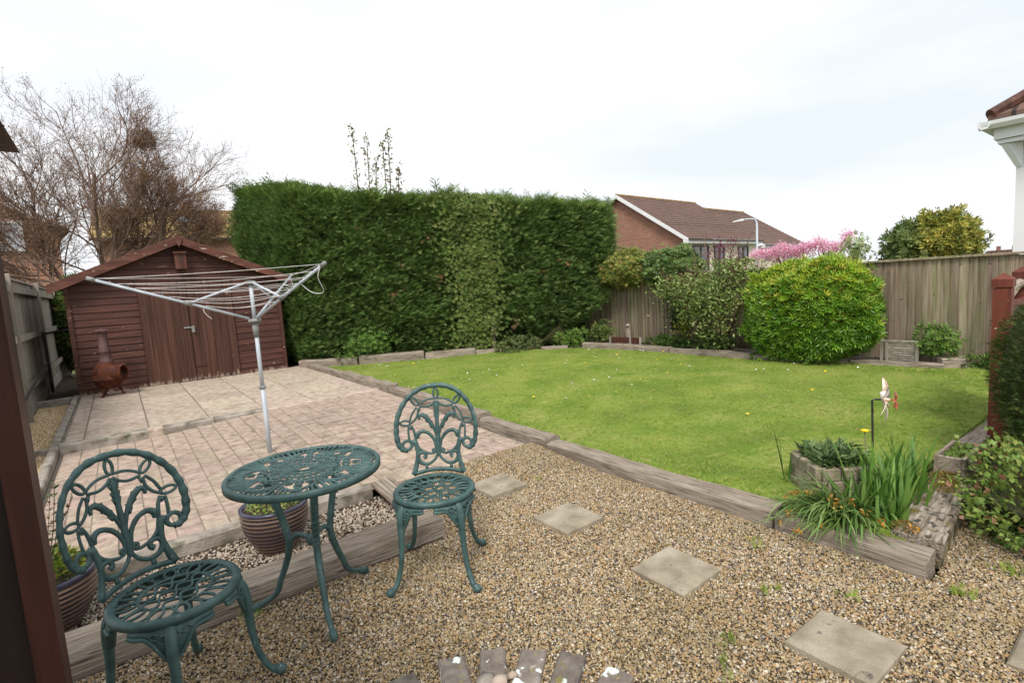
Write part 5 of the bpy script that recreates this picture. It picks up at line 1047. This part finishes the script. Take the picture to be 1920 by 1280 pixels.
t = thing('planter_flowers', 'low grey green leafy plants growing in the stone planter', 'plant', (3.334, 1.28, .27), R(49.6))
n = 620; p2 = RNG.uniform(-.14, .14, (n, 2)); tiles('leaves', [leafproto(.26)], np.column_stack([p2, RNG.uniform(-.01, .06, n)]), np.column_stack([RNG.normal(0, .7, (n, 2)), RNG.uniform(.0, .8, n)]), RNG.uniform(.045, .10, n), tints(n, [(.12, .19, .07), (.16, .24, .09), (.09, .15, .05)]), 'leaf', t)
straps('tall_leaf', [((.14, .22, -.16), (0, 1), .36, .012, .15, .05), ((.17, .21, -.16), (.3, 1), .30, .011, .1, .0), ((.1, .21, -.15), (-1, .3), .2, .008, .2, .1)], IR, 'leaf', t)
t = thing('dandelion', 'tall yellow dandelion flower in front of the windmill stake', 'flower', (3.44, 1.14, .30)); one(lambda b: b.tube([(0, 0, 0), (-.005, .008, .155)], .003, 5), 'stalk', 'leafstalk' if 'leafstalk' in MT else 'sleeper_mossy', t); one(lambda b: b.lathe([(0, 0), (.018, .004), (.024, .012), (.014, .016), (0, .017)], 14, (-.005, .008, .152)), 'flower_head', 'yellow', t, smooth=True)
t = thing('garden_windmill', 'small toy windmill of orange and white petals on a bent black stake', 'windmill', (3.46, 1.12, .12))
one(lambda b: b.tube([(.01, -.01, -.1), (0, 0, .525), (.012, -.018, .53), (.03, -.045, .528)], .006, 8), 'stake', 'darkmetal', t)
hubp = Vector((.032, -.048, .528)); ax = Vector((.16, -.98, .05)).normalized(); e1 = ax.cross(Vector((0, 0, 1))).normalized(); e2 = e1.cross(ax)
one(lambda b: b.tube([hubp - ax * .012, hubp + ax * .03], [.012, .009], 10), 'hub', 'spin_orange', t, smooth=True)
for k in range(6):
    a = k * math.pi / 3 + .52; r1 = e1 * math.cos(a) + e2 * math.sin(a); r2 = ax.cross(r1); vs = []
    for i in range(9):
        q = i / 8; wd = .028 * math.sin(math.pi * min(1, q * .92 + .08)) ** .8; c = hubp + r1 * (0.012 + .118 * q) + ax * (.012 * math.sin(q * 3.1)); vs += [c - r2 * wd + ax * wd * .35, c + r2 * wd - ax * wd * .35, c + r2 * wd * .98 - ax * (wd * .35 + .003), c - r2 * wd * .98 + ax * (wd * .35 - .003)]
    b = MB(); b.add(vs, [(i * 4 + j, i * 4 + (j + 1) % 4, (i + 1) * 4 + (j + 1) % 4, (i + 1) * 4 + j) for i in range(8) for j in range(4)]); b.build('petal', ('spin_white', 'spin_orange')[k % 2], t, smooth=True)
sw = hubp + ax * .055; b = MB()
for k in range(4):
    a = k * math.pi / 2; r1 = e1 * math.cos(a) + e2 * math.sin(a); r2 = ax.cross(r1); vs = []
    b.add([sw, sw + r1 * .03 + r2 * .018 + ax * .008, sw + r1 * .055, sw + r1 * .03 - r2 * .018 - ax * .008, sw + ax * .004, sw + r1 * .03 + r2 * .018 + ax * .012, sw + r1 * .055 + ax * .004, sw + r1 * .03 - r2 * .018 - ax * .004], [(0, 1, 2, 3), (7, 6, 5, 4), (0, 4, 5, 1), (1, 5, 6, 2), (2, 6, 7, 3), (3, 7, 4, 0)])
b.tube([hubp + ax * .028, sw + ax * .004], .004, 6); b.build('front_rotor', 'spin_red', t)

# ---- daisies and dandelions in the lawn
def daisy(): b = MB(); b.lathe([(0, .002), (.3, .02), (1, .0), (.95, -.06), (.2, -.03)], 8); return b
P = []
for c, s_, k in (((4.1, 6.4), .25, 10), ((5.0, 4.6), .25, 14), ((6.4, 4.4), .3, 12), ((6.4, 6.9), .4, 22), ((3.6, 8.9), .2, 12), ((4.4, 8.6), .4, 14), ((3.2, 6.4), .15, 10), ((6.9, 3.0), .3, 8), ((5.5, 5.5), 1.5, 40), ((6.8, 5.5), .5, 25)): P.append(RNG.normal(c, s_, (k, 2)))
P = np.concatenate(P); P = P[RNG.random(len(P)) < .62]; P = P[inpoly(P, lawn_poly)]; n = len(P); P3 = np.column_stack([P, [lawn_z(x, y) + .026 for x, y in P]]); r_ = RNG.uniform(.007, .012, (n, 1))
g = instancer('daisies', P3, RNG.normal(0, .25, (n, 3)), np.repeat(r_, 3, 1), [proto('daisy_shape', daisy(), 'whiteflower')], label='white daisies scattered over the lawn'); g['category'] = 'daisies'
P = np.concatenate([RNG.normal((4.6, 7.0), 1.2, (6, 2)), RNG.normal((3.9, 4.0), .4, (4, 2)), RNG.normal((6.9, 6.3), .4, (10, 2)), RNG.normal((5.6, 3.0), .9, (4, 2)), RNG.normal((6, 5), 1.2, (9, 2))]); P = P[inpoly(P, lawn_poly)]; n = len(P)
g = instancer('dandelions', np.column_stack([P, [lawn_z(x, y) + .028 for x, y in P]]), RNG.normal(0, .25, (n, 3)), np.repeat(RNG.uniform(.010, .018, (n, 1)), 3, 1), [proto('dandelion_shape', daisy(), 'yellow')], label='yellow dandelion heads scattered over the lawn'); g['category'] = 'dandelions'
# weeds in the shingle
P = np.concatenate([RNG.normal(c, .025, (k, 2)) for c, k in (((1.75, 1.05), 9), ((2.55, 1.35), 10), ((2.33, 2.9), 6), ((2.75, .55), 16), ((3.1, .45), 20), ((2.9, .3), 10), ((.33, 2.56), 8), ((2.2, 1.1), 7), ((2.5, 3.42), 10), ((2.4, .85), 8), ((1.6, .95), 6))]); n = len(P)
tw = [proto('weed_shape', tuft(30 + k, 8, 1.0, .3), 'grassblade') for k in range(2)]
g = instancer('shingle_weeds', np.column_stack([P, np.full(n, .008)]), np.column_stack([RNG.normal(0, .3, (n, 2)), RNG.uniform(0, 6.28, n)]), np.repeat(RNG.uniform(.02, .04, (n, 1)), 3, 1), tw, label='tiny weed tufts sprouting in the shingle'); g['category'] = 'weeds'

# ================================================================== BEYOND THE GARDEN
# ---- brick house on the right
HA = Vector((34.1065, 29.3555, 0)); hu = Vector((.99767, .068218, 0)); hrot = math.atan2(hu.y, hu.x)
t = thing('brick_house', 'red brick house with brown tiled roof beyond the hedge', 'house', tuple(HA), hrot)   # local x along the ridge, -y towards us
def courses(b, x0, x1, ztop, zbot, w, n, y0=0):
    for i in range(n):
        a, c = i / n, (i + 1) / n; ya, yc = y0 - w * a, y0 - w * c; za, zc = ztop + (zbot - ztop) * a, ztop + (zbot - ztop) * c
        b.add([(x0, ya, za), (x1, ya, za), (x1, yc, zc + .045), (x0, yc, zc + .045), (x1, yc, zc), (x0, yc, zc)], [(0, 3, 2, 1), (3, 5, 4, 2)])
one(lambda b: b.prism([(0, 6.0, -.5), (0, -6.0, -.5), (0, -6.0, 3.98), (0, 0, 7.95), (0, 6.0, 3.98)], (.3, 0, 0)), 'gable_wall', 'redbrick', t)
one(lambda b: b.box((.3, -5.98, -.5), (12.1, 5.98, 3.98)), 'front_wall', 'cream', t)
b = MB(); courses(b, -.35, 12.2, 8.2, 4.02, 6.3, 20); b.prism([(-.35, 0, 8.19), (-.35, 6.3, 4.0), (-.35, 6.3, 3.9), (-.35, 0, 8.05)], (12.55, 0, 0)); rf = b.build('roof', 'brown_tile', t)
one(lambda b: b.tube([(-.36, 0, 8.2), (12.2, 0, 8.2)], .11, 8), 'ridge_tiles', 'ridge', rf)
one(lambda b: b.prism([(-.40, -6.45, 3.68), (-.40, -6.45, 3.98), (-.40, 0, 8.22), (-.40, 0, 7.9)], (.06, 0, 0)), 'verge_board', 'white', rf)
one(lambda b: b.prism([(-.40, .001, 7.9), (-.40, .001, 8.22), (-.40, 6.45, 3.98), (-.40, 6.45, 3.68)], (.06, 0, 0)), 'verge_board', 'white', rf)
one(lambda b: b.box((-.4, -6.42, 3.66), (12.2, -6.0, 3.96)), 'eaves_fascia', 'white', t)
one(lambda b: b.box((-.4, -6.52, 3.86), (12.2, -6.43, 3.98)), 'gutter', 'darkframe', t)
one(lambda b: b.box((12.12, -6.1, -.5), (22.2, 6, 3.5)), 'side_block', 'cream', t)
b = MB(); courses(b, 12.15, 22.5, 7.75, 3.6, 6.5, 20, -.02); b.prism([(12.21, 0, 7.74), (12.21, 6.3, 3.6), (12.21, 6.3, 3.5), (12.21, 0, 7.6)], (10.3, 0, 0)); rf = b.build('lower_roof', 'brown_tile', t)
one(lambda b: b.tube([(12.2, 0, 7.76), (22.5, 0, 7.76)], .11, 8), 'ridge_tiles', 'ridge', rf)
one(lambda b: b.box((12.25, -6.62, 3.28), (22.4, -6.2, 3.54)), 'lower_fascia', 'white', t)
one(lambda b: b.box((12.25, -6.72, 3.46), (22.4, -6.63, 3.56)), 'gutter', 'darkframe', t)
for x0, x1, z0, z1 in ((.9, 3.3, 1.6, 3.55), (4.2, 5.9, 1.6, 3.55), (8.3, 10.2, 1.9, 3.5), (13.4, 14.8, 2.2, 3.2), (17.5, 19.5, 1.6, 3.1)):
    y = -5.98 if x0 < 12 else -6.1
    w = one(lambda b: b.box((x0, y - .05, z0), (x1, y - .002, z1)), 'window', 'glass', t)
    one(lambda b: [b.box((xx - .08, y - .10, z0), (xx + .08, y - .052, z1)) for xx in (x0 + .08, (x0 + x1) / 2, x1 - .08)] + [b.box((x0, y - .096, zz - .07), (x1, y - .051, zz + .07)) for zz in (z0 + .07, z1 - .07)], 'window_frame', 'darkframe', w)
# ---- street lamp
t = thing('street_lamp', 'tall grey street lamp with a bent arm in front of the brick house', 'street lamp', (33.72, 17.53, 0))
one(lambda b: b.tube([(0, 0, -.2), (0, 0, 4.45)], [.09, .06], 8), 'column', 'alu', t, smooth=True)
one(lambda b: b.tube(crs([(0, 0, 4.4), (-.02, .1, 4.62), (-.18, .3, 4.7), (-.4, .62, 4.70)]), .055, 8), 'arm', 'alu', t, smooth=True)
one(lambda b: b.prism([(-.36, .55, 4.66), (-.44, .72, 4.78), (-.72, 1.25, 4.66), (-.72, 1.25, 4.60)], (.2, .1, 0)), 'lantern', 'white', t)

# ---- leafy trees beyond the fence
def leafy_tree(name, label, base, c, rad, n, size, cols, seed, lump=.5, protos=None, mat='leaf', topcols=None, group='trees beyond the fence', w=None, corek=.6, cat='tree', shell=.5):
    t = thing(name, label, cat, base, 0, group, world=True); cs = Vector(c)
    one(lambda b: (b.tube(crs([base, (base[0] + .1, base[1], (base[2] + c[2]) / 2), tuple(cs)]), [rad[2] * .07 + .03, rad[2] * .04 + .02], 7), [b.tube(crs([(base[0], base[1], base[2] + (c[2] - base[2]) * .7), tuple(cs + Vector((rad[0] * .3 * math.cos(a), rad[1] * .3 * math.sin(a), 0))), tuple(cs + Vector((rad[0] * .75 * math.cos(a), rad[1] * .75 * math.sin(a), rad[2] * .4)))]), [.04, .012], 5) for a in np.linspace(0, 5.6, 7)]), 'trunk', 'bark', t, smooth=True)
    P, nr = blob(n, c, rad, lump, shell, seed, freq=2.0); dr = nr + RNG.normal(0, .6, (len(P), 3)); tiles('crown', protos or FIVE, P, dr, RNG.uniform(*size, len(P)), tints(len(P), cols, .25, w), mat, t)
    if corek: core('inner_branches', c, rad, t, corek, lump, seed, freq=2.0)
    return t
leafy_tree('evergreen_tree', 'dark green rounded tree behind the right end of the back fence', (23.1, 6.75, -.06), (23.1, 6.25, 1.7), (1.5, .72, 1.05), 4200, (.10, .2), [(.13, .19, .05), (.18, .25, .07), (.09, .14, .04), (.25, .29, .09)], 51)
leafy_tree('yellow_tree', 'yellow green tree behind the right end of the back fence', (23.6, 5.2, -.06), (23.4, 5.5, 1.85), (1.4, .95, 1.12), 5000, (.10, .2), [(.36, .35, .06), (.46, .42, .08), (.26, .28, .05), (.18, .21, .05)], 52)
leafy_tree('pale_sapling', 'thin pale green sapling behind the rounded bush', (22.65, 7.95, -.06), (22.65, 7.95, 1.9), (.5, .5, .62), 230, (.09, .15), [(.34, .42, .16), (.42, .48, .2), (.26, .34, .12)], 53, corek=0, shell=.9)
# ---- cherry in blossom
t = thing('cherry_tree', 'cherry tree in bright pink blossom behind the rounded bush', 'tree', (23.8, 10.3, -.06), 0, 'trees beyond the fence', world=True)
en = twiggy(t, (23.8, 10.4, -.06), [(23.2, 12.2, 1.7), (23.5, 11.3, 1.9), (23.9, 10.4, 2.1), (24.0, 9.6, 2.0), (24.2, 8.85, 2.45), (24.2, 9.3, 1.9)], .07, 9, 1, .2, 'bark', 'trunk', 3)
CL = []
for cy in np.linspace(8.7, 12.3, 46):
    topz = 2.42 - .10 * abs(cy - 10.2) + .28 * nz3((cy * 2.2, 0, 0)) + (.42 if cy < 9.0 else 0)
    for k in range(5): CL.append((23.85 - (cy - 10.2) * .25 + random.gauss(0, .25), cy + random.gauss(0, .08), topz - abs(random.gauss(0, .28))))
CL = np.array(CL); n = 6200; P = CL[RNG.integers(0, len(CL), n)] + RNG.normal(0, .085, (n, 3))
tiles('blossom', [QL, LP], P, RNG.normal(0, 1, (n, 3)), RNG.uniform(.06, .11, n), tints(n, [(.82, .42, .56), (.88, .56, .67), (.76, .32, .48), (.90, .70, .77)], .12), 'petal', t)
# ---- leafy shoots behind the hedge
for k, (lb, bs, tips) in enumerate((('thin leafy shoots rising behind the hedge, taller pair', (4.12, 10.0, 0), [(3.98, 9.95, 4.62), (4.22, 9.85, 4.42), (4.35, 9.8, 4.0)]), ('thin leafy shoot rising behind the hedge, the one leaning away from the shed', (4.5, 9.9, 0), [(4.60, 9.70, 4.52), (4.75, 9.65, 3.9), (4.5, 9.75, 4.3)]))):
    t = thing('sapling', lb, 'tree', bs, 0, 'shoots behind the hedge', world=True); b = MB(); P, D = [], []
    for tp in tips:
        pts = crs([bs, (bs[0] * .4 + tp[0] * .6, bs[1] * .4 + tp[1] * .6, 2.4), tp], 14); b.tube(pts, [.03, .005], 5)
        for q in pts:
            if q.z > 3.1:
                for j in range(11): P.append(q + Vector((random.gauss(0, .035), random.gauss(0, .035), random.gauss(0, .04)))); D.append((random.gauss(0, 1), random.gauss(0, 1), random.gauss(.3, .6)))
    b.build('trunk', 'bark_grey', t, smooth=True); tiles('crown', [LP, QL], P, D, RNG.uniform(.05, .095, len(P)), tints(len(P), [(.27, .29, .09), (.21, .25, .07), (.32, .23, .13)]), 'leaf', t)

# ---- houses at the left
t = thing('gabled_house', 'brown brick house with white gable boards at the left picture edge', 'house', (-4.2, 27.0, 0), R(8))
one(lambda b: b.prism([(-4, 0, -.1), (2.75, 0, -.1), (2.75, 0, 4.55), (1.9, 0, 5.0), (-.6, 0, 6.9), (-4, 0, 4.5)], (0, 7, 0)), 'wall', 'brownbrick', t)
one(lambda b: b.prism([(-.6, -.25, 6.95), (2.0, -.25, 5.06), (2.9, -.25, 4.75), (2.9, -.25, 4.92), (2.05, -.25, 5.3), (-.6, -.25, 7.2)], (0, -.08, 0)), 'gable_board', 'white', t)
rf = one(lambda b: (b.prism([(-.6, -.24, 6.95), (2.0, -.24, 5.07), (3.1, -.24, 4.6), (3.1, -.24, 4.72), (2.05, -.24, 5.2), (-.6, -.24, 7.1)], (0, 7.5, 0)), b.prism([(-.601, -.24, 6.95), (-.601, -.24, 7.1), (-4.4, -.24, 4.4), (-4.4, -.24, 4.25)], (0, 7.5, 0))), 'roof', 'brown_tile', t)
w = one(lambda b: b.box((-.55, -.04, 3.85), (1.75, -.002, 5.0)), 'window', 'skyglass', t)
one(lambda b: [b.box((xx - .07, -.09, 3.85), (xx + .07, -.042, 5.0)) for xx in (-.48, .6, 1.68)] + [b.box((-.55, -.085, zz - .06), (1.75, -.041, zz + .06)) for zz in (3.91, 4.94)], 'window_frame', 'white', w)
w = one(lambda b: b.box((.4, -.04, .9), (1.9, -.002, 2.4)), 'window', 'glass', t)
one(lambda b: [b.box((xx - .07, -.09, .9), (xx + .07, -.042, 2.4)) for xx in (.47, 1.15, 1.83)] + [b.box((.4, -.085, zz - .06), (1.9, -.041, zz + .06)) for zz in (.96, 2.34)], 'window_frame', 'white', w)
t = thing('lichen_roof_house', 'low house with a yellow lichened tile roof behind the bare trees', 'house', (-.3, 31.0, 0), R(-4))
one(lambda b: b.box((0, .2, -.1), (10.5, 6.5, 4.8)), 'wall', 'brownbrick', t)
b = MB()
for i in range(12):
    a, c = i / 12, (i + 1) / 12; b.add([(-.3, 3.3 - 3.5 * a, 6.55 - 1.8 * a), (10.8, 3.3 - 3.5 * a, 6.55 - 1.8 * a), (10.8, 3.3 - 3.5 * c, 6.55 - 1.8 * c + .05), (-.3, 3.3 - 3.5 * c, 6.55 - 1.8 * c + .05), (10.8, 3.3 - 3.5 * c, 6.55 - 1.8 * c), (-.3, 3.3 - 3.5 * c, 6.55 - 1.8 * c)], [(0, 3, 2, 1), (3, 5, 4, 2)])
b.prism([(-.3, 3.301, 6.54), (-.3, 6.8, 4.75), (-.3, 6.8, 4.65), (-.3, 3.301, 6.4)], (11.1, 0, 0)); rf = b.build('roof', 'lichen_tile', t)
one(lambda b: b.tube([(-.3, 3.3, 6.56), (10.8, 3.3, 6.56)], .1, 8), 'ridge_tiles', 'ridge', rf)
one(lambda b: b.prism([(3.3, 2.2, 6.05), (4.4, 2.2, 6.05), (4.4, 1.6, 5.74), (3.3, 1.6, 5.74)], (0, -.03, .06)), 'roof_light', 'skyglass', rf)
one(lambda b: b.box((3.5, 3.0, 6.4), (4.1, 3.6, 7.0)), 'chimney', 'brownbrick', rf)
one(lambda b: b.box((-.3, -.3, 4.62), (10.8, -.21, 4.74)), 'gutter', 'darkframe', t)
# ---- distant roof at the right
t = thing('distant_house', 'distant dark rooftop just above the right end of the back fence', 'house', (62, 10.4, 0), 0)
one(lambda b: b.box((-2, -1.2, -.1), (4, .9, 1.2)), 'wall', 'redbrick', t); one(lambda b: b.prism([(-2.2, -1.4, 1.2), (-2.2, 1.1, 1.2), (-2.2, .6, 1.75), (-2.2, -.9, 1.75)], (6.4, 0, 0)), 'roof', 'brown_tile', t)
for y in (-.7, .3): one(lambda b: b.box((0, y - .12, 1.7), (.4, y + .12, 2.1)), 'chimney', 'redbrick', t)

# ---- white house corner at the right
t = thing('white_house', 'white rendered house corner with plastic gutter at the right picture edge', 'house', (8.60, 1.355, 0))
one(lambda b: b.box((0, -4, -.05), (3.5, 0, 2.72)), 'wall', 'white', t)
one(lambda b: b.box((-.17, -4, 2.725), (3.8, .14, 2.77)), 'soffit', 'upvc', t)
one(lambda b: b.box((-.20, -4, 2.775), (3.8, .17, 2.93)), 'fascia', 'upvc', t)
b = MB(); gp = [(.0, .0), (.03, -.05), (.09, -.055), (.12, -.01), (.125, .03), (.11, .03), (.10, .0), (.085, -.035), (.03, -.03), (.015, .03), (0, .03)]
b.prism([(-.205 - x, -4, 2.95 + z_) for x, z_ in gp], (0, 4.29, 0)); b.build('gutter', 'upvc', t)
b = MB(); b.prism([(-.33, .175 + x, 2.95 + z_) for x, z_ in gp], (4.2, 0, 0)); b.build('side_gutter', 'upvc', t)
one(lambda b: b.prism([(-.02, .003, 2.45), (-.15, .12, 2.72), (-.02, .003, 2.72)], (.0, -.06, 0)), 'corbel', 'upvc', t)
rf = MB()
for i in range(8):
    a, c = i / 8, (i + 1) / 8; zt = lambda q: 3.0 + 1.6 * q
    k = 2.2; rf.add([(-.25 + k * a, -4, zt(a) + .05), (-.25 + k * a, .22 - k * a, zt(a) + .05), (-.25 + k * c, .22 - k * c, zt(c)), (-.25 + k * c, -4, zt(c)), (-.25 + k * a, -4, zt(a)), (-.25 + k * a, .22 - k * a, zt(a)), (3.9, .22 - k * a, zt(a) + .05), (3.9, .22 - k * c, zt(c)), (3.9, .22 - k * a, zt(a))], [(0, 1, 2, 3), (4, 5, 1, 0), (1, 6, 7, 2), (5, 8, 6, 1)])
rf = rf.build('roof', 'brown_tile', t)
one(lambda b: b.tube([(-.23, .20, 3.06), (1.93, -1.96, 4.66)], .07, 8), 'hip_tiles', 'stain', rf)

# ---- the two bare trees with a nest
def bare_tree(name, label, base, stems, seed, nbud):
    t = thing(name, label, 'tree', base, 0, 'bare trees behind the shed', world=True); rr = random.Random(seed); b = MB(); tw = []
    def grow(p, d, ln, r, dep):
        n = 5 if dep < 3 else 3; pts = [p]; dd = d.copy()
        for i in range(n):
            dd = (dd + Vector((rr.gauss(0, .13), rr.gauss(0, .13), rr.gauss(.05, .08)))).normalized(); pts.append(pts[-1] + dd * ln / n)
        b.tube(pts, [r, r * .5], 6 if dep == 0 else (4 if dep < 2 else 3), cap=False)
        if dep >= 2: tw.extend(pts[1:])
        if dep < 4:
            nk = (12, 8, 6, 4)[dep]
            for k in range(nk):
                f = rr.uniform(.18 if dep else .38, 1.0); i = min(n - 1, int(f * n)); s_ = pts[i].lerp(pts[i + 1], f * n - i); ax_ = dd.orthogonal().normalized(); ax_.rotate(Matrix.Rotation(rr.uniform(0, 6.283), 3, dd)); an = rr.uniform(.45, 1.0)
                nd = (pts[i + 1] - pts[i]).normalized() * math.cos(an) + ax_ * math.sin(an); nd.z += .05; grow(s_, nd.normalized(), ln * rr.uniform(.40, .66) * (1.2 - .45 * f), r * (.42 - .18 * f) + .0022, dep + 1)
    for (o_, dv, ln, r) in stems: grow(Vector(base) + Vector(o_), Vector(dv).normalized(), ln, r, 0)
    b.build('trunk', 'bark_grey', t, smooth=True); T = np.array([tuple(q) for q in tw]); T = T[(T[:, 2] > 3.6) | (RNG.random(len(T)) < .3)]; k = RNG.integers(0, len(T), nbud)
    tiles('buds', [QL], T[k] + RNG.normal(0, .05, (nbud, 3)), RNG.normal(0, 1, (nbud, 3)), RNG.uniform(.03, .06, nbud), tints(nbud, [(.38, .21, .13), (.31, .16, .10), (.45, .28, .16), (.38, .26, .12)], .25), 'twigleaf', t, kind='stuff'); return t
bare_tree('bare_tree', 'wide spreading bare twiggy tree behind the shed, left of the nest tree', (-.25, 22.0, -.06), [((0, 0, 0), (-.02, 0, 1), 6.1, .11), ((.1, 0, 0), (.07, .05, 1), 5.9, .09), ((-.1, 0, .3), (-.42, -.05, 1), 5.1, .08), ((0, .1, .2), (-.2, .2, 1), 5.1, .08), ((-.1, 0, 1.6), (-.9, 0, .8), 3.3, .055), ((-.1, 0, 1.8), (-1.0, 0, .5), 3.0, .05), ((.1, 0, 2.4), (.6, .1, .9), 2.8, .045)], 3, 26000)
bare_tree('bare_tree', 'bare twiggy tree carrying a bird nest, nearer the hedge', (.95, 22.3, -.06), [((0, 0, 0), (.04, 0, 1), 5.9, .11), ((.05, 0, 2.6), (.35, -.1, 1), 3.2, .055), ((.1, 0, 2.8), (.85, .1, .8), 2.7, .045), ((.1, 0, 3.0), (.9, -.1, .4), 2.3, .04)], 8, 16000)
t = thing('bird_nest', 'dark ball of twigs, a bird nest high in the bare tree', 'nest', (1.40, 21.9, 6.9)); b = MB()
for k in range(230):
    d = Vector(sph(1)[0]); p = Vector((d.x * .3, d.y * .3, d.z * .24 + .2)); tv = d.orthogonal(); tv.rotate(Matrix.Rotation(random.uniform(0, 6.28), 3, d)); b.tube([p - tv * random.uniform(.12, .3), p + tv * random.uniform(.12, .3)], .009, 3, cap=False)
b.build('twigs', 'bark_grey', t, kind='stuff'); core('bowl', (0, 0, .16), (.2, .2, .15), t, .9, .1, 3, 'bark')
# low brown twiggy undergrowth between fence and houses
bush('bare_hedge', 'low brown twiggy bushes in front of the left house', 'bush', (-1.3, 20.5, -.06), (-1.3, 20.6, 1.5), (.95, .7, 1.05), 1500, (.03, .06), [(.30, .18, .10), (.36, .24, .13), (.24, .17, .09), (.30, .28, .11)], protos=[QL], seed=61, mat='twigleaf', lump=.5, shell=.8, corek=0)
